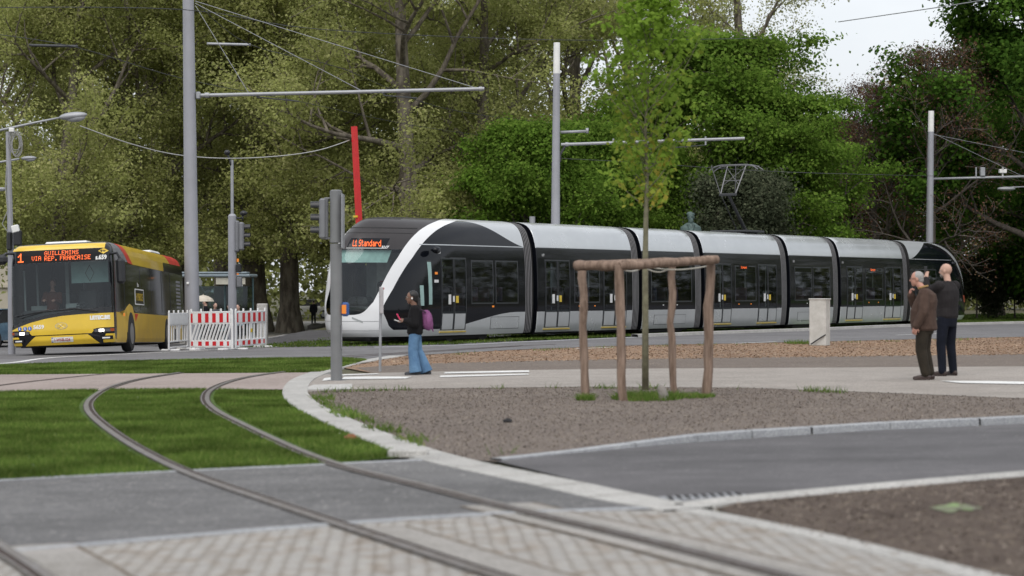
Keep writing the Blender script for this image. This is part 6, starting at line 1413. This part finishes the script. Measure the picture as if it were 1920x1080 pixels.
wire([(-40, 14, 60), (345, 18, 61), (600, 55, 66), (1045, 75, 72), (1420, 72, 80)], .012, 'topmost dark cable running past both left masts', dkw)
wire([(370, 8, 62), (470, 84, 70), (640, 128, 78), (820, 200, 86), (1040, 232, 92), (1325, 258, 96)], .012, 'dark contact cable falling from the thick mast to the mid mast arm', dkw)
wire([(-40, 60, 60), (140, 88, 64), (345, 148, 70), (560, 190, 78), (780, 236, 88), (1040, 272, 96)], .011, 'dark cable passing behind the thick mast below its arm', dkw)
wire([(1050, 297, 72), (1200, 305, 80), (1460, 322, 72), (1750, 330, 99)], .010, 'thin contact cable over the pantograph', dkw)
wire([(55, 85, 66), (146, 87, 66)], .045, 'short insulator bar hanging over the street lamp', dkw, 'insulator', 'insulator_bar'); wire([(388, 82, 70), (470, 84, 70)], .045, 'short insulator bar just right of the thick mast', pale, 'insulator', 'insulator_bar')
# ------------------------------------------------------------------ bus shelter
d_ = 88; x = X(405, d_); zb0 = gz(x, d_); root = thing('bus_shelter', (x, d_, zb0), R(-6), 'glass bus shelter with teal frame behind the barriers', 'bus shelter'); m_sg = glass_mat('shelter glass', (.55, .68, .68), .6); m_tf = M('teal frame', (.10, .17, .18), .5)
b = MB(); b.box((.1, 0, 2.72), (2.9, 1.5, .12), 0, bev=.04); b.box((.1, -.5, 2.83), (2.7, .5, .08), 0, bev=.03); b.build('canopy', M('canopy grey blue', (.22, .27, .30), .5), root)
for xx in (-1.2, .25, 1.4): b = MB(); b.box((xx, .5, 1.33), (.07, .07, 2.66), 0, bev=.01); b.build('post', m_tf, root)
b = MB(); b.box((.1, .5, 1.3), (2.5, .015, 2.0), 0); b.build('rear_pane', m_sg, root); b = MB(); b.box((1.4, 0, 1.3), (.015, 1.0, 2.0), 0); b.build('side_pane', m_sg, root)
b = MB(); b.box((.75, -.62, 2.5), (1.2, .05, .28), 0, bev=.01); b.build('name_board', M('board cream', (.5, .48, .4), .5), root); b = MB(); b.box((0, .3, .5), (1.8, .35, .05), 0, bev=.01); b.box((-.7, .3, .24), (.06, .3, .48)); b.box((.7, .3, .24), (.06, .3, .48)); b.build('bench', m_tf, root)
# ------------------------------------------------------------------ town houses seen through the trees
m_stone = M('pale facade', (.50, .48, .45), .8, ns=.4, col2=(.42, .40, .38)); m_win = M('house window', (.04, .05, .06), .1)
def house(x0, x1, y, h, storeys, nw, label, mat, zb=-1.2):
    root = thing('town_house', (x0, y, zb), label=label, cat='building', group='houses behind the park'); wd = x1-x0
    b = MB(); b.box((wd/2, 5, h/2), (wd, 10, h), 0); 
    for s_ in range(storeys+1): b.box((wd/2, -.1, h*s_/storeys+.02), (wd+.2, .3, .25), 0)
    b.build('wall', mat, root)
    b = MB(); b.add([(0, 0, h+.1), (wd, 0, h+.1), (wd, 10, h+.1), (0, 10, h+.1), (.3, 2.2, h+2.6), (wd-.3, 2.2, h+2.6), (wd-.3, 8, h+2.6), (.3, 8, h+2.6)], [(0, 1, 5, 4), (1, 2, 6, 5), (2, 3, 7, 6), (3, 0, 4, 7), (4, 5, 6, 7)]); b.build('roof', M('slate roof', (.10, .10, .115), .7), root)
    for s_ in range(storeys):
        for i in range(nw):
            cx = wd*(i+.5)/nw; cz = h*(s_+.5)/storeys; w_ = wd/nw*.42; hh = h/storeys*.6
            f = MB(); f.box((cx, -.02, cz-hh/2-.06), (w_+.3, .2, .1), 0)
            for sx_ in (-1, 1): f.box((cx+sx_*(w_/2+.04), -.02, cz), (.08, .12, hh), 0)
            f.box((cx, -.02, cz+hh/2+.04), (w_+.16, .12, .08), 0); fo = f.build('window', MT['white'], root); g_ = MB(); g_.box((cx, -.015, cz), (w_, .06, hh), 0); g_.build('pane', m_win, fo)
house(-64, -49, 196, 13, 4, 5, 'pale four storey house at the far left edge', m_stone)
house(-48.5, -38, 198, 12, 4, 4, 'cream house seen above the bus roof', M('cream facade', (.5, .46, .38), .8, ns=.4))
house(-37.5, -29, 200, 12.5, 4, 3, 'grey house behind the plane trunks by the thick mast', M('grey facade', (.36, .36, .37), .8, ns=.4))
# parked van and car at the left edge
def car(x, y, rz, label, col):
    root = thing('parked_car', (x, y, gz(x, y)), rz, label, 'car'); m_ = M('car paint '+label[:8], col, .25, .2, coat=.5)
    b = MB(); prof = [(-2.05, .35, .62), (-1.95, .3, .78), (-1.3, .28, .90), (-.6, .28, .95), (.6, .28, .97), (1.5, .28, .93), (2.0, .32, .80), (2.1, .4, .6)]
    b.loft([[(x_, -.84, z0), (x_, -.88, (z0+z1)/2), (x_, -.78, z1), (x_, .78, z1), (x_, .88, (z0+z1)/2), (x_, .84, z0)] for x_, z0, z1 in prof], 0); b.build('body', m_, root, smooth=True, ang=40)
    b = MB(); b.loft([[(x_, -w_, .92), (x_, -w_*.86, z1), (x_, w_*.86, z1), (x_, w_, .92)] for x_, z1, w_ in ((-1.15, .96, .76), (-.45, 1.42, .74), (.5, 1.46, .74), (1.5, 1.35, .72), (1.85, .96, .72))], 0); b.build('cabin_glass', MT['black'], root, smooth=True, ang=40)
    b = MB(); b.box((.3, 0, 1.46), (1.6, 1.18, .04), 0, bev=.015); b.build('roof', m_, root)
    for wx in (-1.3, 1.3):
        for wy in (-.8, .8):
            wh = MB(); wh.cyl((wx, wy-.1, .32), (wx, wy+.1, .32), .32, n=22); o = wh.build('wheel', MT['rubber'], root, smooth=True, ang=40); rr = MB(); rr.cyl((wx, wy-.105, .32), (wx, wy+.105, .32), .19, n=16); rr.build('rim', MT['galv'], o, smooth=True, ang=40)
    return root
car(X(-8, 84), 84, R(70), 'pale blue parked car at the left edge behind the bus', (.12, .2, .28))
car(X(575, 168), 168, R(5), 'white car parked far behind the walking person', (.6, .6, .6))
# ------------------------------------------------------------------ ground cover
def inside(P_, poly):
    x, y = P_[:, 0], P_[:, 1]; c = np.zeros(len(P_), bool); n = len(poly)
    for i in range(n):
        x1, y1 = poly[i]; x2, y2 = poly[(i+1) % n]
        if y1 == y2: continue
        c ^= ((y1 > y) != (y2 > y)) & (x < (x2-x1)*(y-y1)/(y2-y1)+x1)
    return c
def blades(name, poly, n, h, wd, mat, seed, label, layer=1, lean=.5, clump=0, cat=None):
    rg = np.random.default_rng(seed); poly = [tuple(p) for p in poly]; xs = [p[0] for p in poly]; ys = [p[1] for p in poly]
    P_ = np.stack([rg.uniform(min(xs), max(xs), n), rg.uniform(min(ys), max(ys), n)], 1); P_ = P_[inside(P_, poly)]
    P_ = P_[np.abs(P_[:, 0]/P_[:, 1]) < .27]
    if clump:
        v = np.array([mnoise.noise(Vector((p[0]*clump, p[1]*clump, seed))) for p in P_]); P_ = P_[v > .08]
    Z = np.array([gz(a_, b_) for a_, b_ in P_])+.004*layer; N = len(P_); th = rg.uniform(0, 6.28, N); hh = h*rg.uniform(.5, 1.3, N); ww = wd*rg.uniform(.7, 1.3, N)
    c = np.stack([np.cos(th), np.sin(th), np.zeros(N)], 1); B = np.column_stack([P_, Z]); ln = rg.normal(0, lean, (N, 2))*hh[:, None]
    V = np.stack([B-c*ww[:, None]/2, B+c*ww[:, None]/2, B+np.column_stack([ln, hh])], 1).reshape(-1, 3)
    t = np.repeat(np.clip(.5+rg.normal(0, .2, N), 0, 1), 3)
    o = np_mesh(name, V, np.arange(3*N).reshape(N, 3), mat, {'tint': t}); return tag(o, label, kind='stuff')
m_blade = leaf_mat('grass blades', (.05, .085, .018), (.095, .155, .03), (.22, .25, .08), .4, ns=.9, lo=.62, hi=1.45)
m_weed = leaf_mat('weed blades', (.06, .12, .02), (.12, .2, .04), (.25, .26, .10), .4)
# keep blades off the rails
RL = RAIL_LINES
def off_rails(o):
    me = o.data; n = len(me.vertices); co = np.empty(n*3, np.float32); me.vertices.foreach_get('co', co); co = co.reshape(-1, 3, 3); c = co.mean(1)[:, :2]; bad = np.zeros(len(c), bool)
    for P_ in RL:
        for a_, b_ in zip(P_[:-1], P_[1:]):
            d = np.array([b_.x-a_.x, b_.y-a_.y]); l2 = d@d+1e-9; t = np.clip(((c-[a_.x, a_.y])@d)/l2, 0, 1); dist = np.hypot(*(c-([a_.x, a_.y]+t[:, None]*d)).T); bad |= dist < .10
    keep = co[~bad].reshape(-1, 3); at_ = np.empty(n, np.float32); me.attributes['tint'].data.foreach_get('value', at_); at_ = at_.reshape(-1, 3)[~bad].ravel()
    nm, lb, mt = o.name, o['label'], me.materials[0]; bpy.data.objects.remove(o); o = np_mesh(nm, keep, np.arange(len(keep)).reshape(-1, 3), mt, {'tint': at_}); tag(o, lb, kind='stuff')
off_rails(blades('grass', lawnE, 330000, .045, .012, m_blade, 1, 'short green grass between and beside the curved rails'))
blades('grass', GP(road_near[:6])+GP([(640, 690)])+GP(FT[::-1]), 130000, .05, .02, m_blade, 2, 'green grass strip between the pink paving and the road')
lawnT = GP([(436, 653), (490, 648), (560, 641), (640, 636)])+[(-6.4, 70), (30, 135), (60, 135), (60, 100)]+GP(road_far[1:9])
blades('grass', lawnT, 150000, .07, .05, m_blade, 3, 'green grass under and around the tram')
blades('grass', GP([(470, 652.5), (640, 650.5), (850, 646), (1190, 631), (1340, 625), (1560, 617.5), (1700, 611.5), (1920, 605.5), (1920, 600), (1560, 611), (1190, 624), (850, 637), (640, 639), (560, 643)]), 170000, .06, .03, m_blade, 4, 'dense grass strip between the tram and the road kerb', 2)
def edge_weeds(l, n, wdt, seed, label, h=.09):
    P_ = spl(GP(l), 6); a_ = offset(P_, wdt); b_ = offset(P_, -wdt); return blades('weeds', [tuple(p) for p in a_]+[tuple(p) for p in b_[::-1]], n, h, .016, m_weed, seed, label, 1, .6, clump=1.3)
edge_weeds([(598, 743), (618, 760), (665, 788), (740, 816), (825, 842), (905, 851), (1000, 846)], 16000, .16, 11, 'pale weeds along the curved kerb')
edge_weeds([(590, 737), (700, 734), (850, 731), (1100, 729), (1400, 731), (1650, 740)], 9000, .14, 12, 'small weeds where the soil meets the path')
edge_weeds([(820, 668), (1000, 658), (1200, 651), (1540, 644), (1900, 636)], 22000, .25, 13, 'small weeds along the road edge')
def tuft(px, py, r, n, seed, label, h=.10): 
    c = G(px, py); return blades('weeds', [(c[0]+r*math.cos(a_), c[1]+r*1.6*math.sin(a_)) for a_ in [k*.52 for k in range(12)]], n, h, .014, m_weed, seed, label, 1, .6)
tuft(1215, 748, .5, 1800, 21, 'weeds growing round the foot of the young tree'); tuft(1099, 751, .13, 500, 22, 'tuft of weeds at the left stake', .09); tuft(1300, 745, .3, 900, 23, 'weeds by the right stake', .06); tuft(1495, 645, .35, 350, 24, 'weeds beside the pale cabinet', .12)
def litter(name, poly, n, s, mat, seed, label, flat=.4):
    rg = np.random.default_rng(seed); poly = [tuple(p) for p in poly]; xs = [p[0] for p in poly]; ys = [p[1] for p in poly]
    P_ = np.stack([rg.uniform(min(xs), max(xs), n), rg.uniform(min(ys), max(ys), n)], 1); P_ = P_[inside(P_, poly)]; P_ = P_[np.abs(P_[:, 0]/P_[:, 1]) < .26]; N = len(P_)
    tips_ = [((p[0], p[1], gz(*p)+.012), 0) for p in P_]; V, F_, A_ = leaves(tips_, seed, 1, s, .0001, .1); V[:, 2] = np.repeat(V.reshape(-1, 4, 3)[:, :, 2].mean(1), 4)+(V[:, 2]-np.repeat(V.reshape(-1, 4, 3)[:, :, 2].mean(1), 4))*flat
    tag(np_mesh(name, V, F_, mat, A_), label, kind='stuff')
m_lit1 = leaf_mat('leaf litter brown', (.12, .08, .055), (.27, .175, .115), (.42, .33, .24), .1); m_lit2 = leaf_mat('soil crumbs', (.09, .075, .065), (.165, .137, .118), (.30, .26, .22), .0)
litter('leaf_litter', GP([(640, 689), (700, 678), (745, 669)])+GP(road_near[7:])+GP([(2300, 664), (1700, 669), (1160, 676), (830, 683), (760, 687)]), 45000, .055, m_lit1, 31, 'orange brown leaf litter on the strip beside the road')
litter('soil_crumbs', GP(soilK), 38000, .022, m_lit2, 32, 'crumbs and pebbles over the soil island', .8)
litter('soil_crumbs', GP([(1340, 958)])+GP(RB[1:])+GP([(2500, 1300), (2100, 1150), (1840, 1083), (1640, 1036), (1500, 1000)]), 14000, .03, m_lit2, 33, 'crumbs and twigs over the dark soil bed', .9)
litter('daisies', lawnE, 220, .03, MT['white'], 34, 'tiny white daisies dotted over the track lawn', .5)
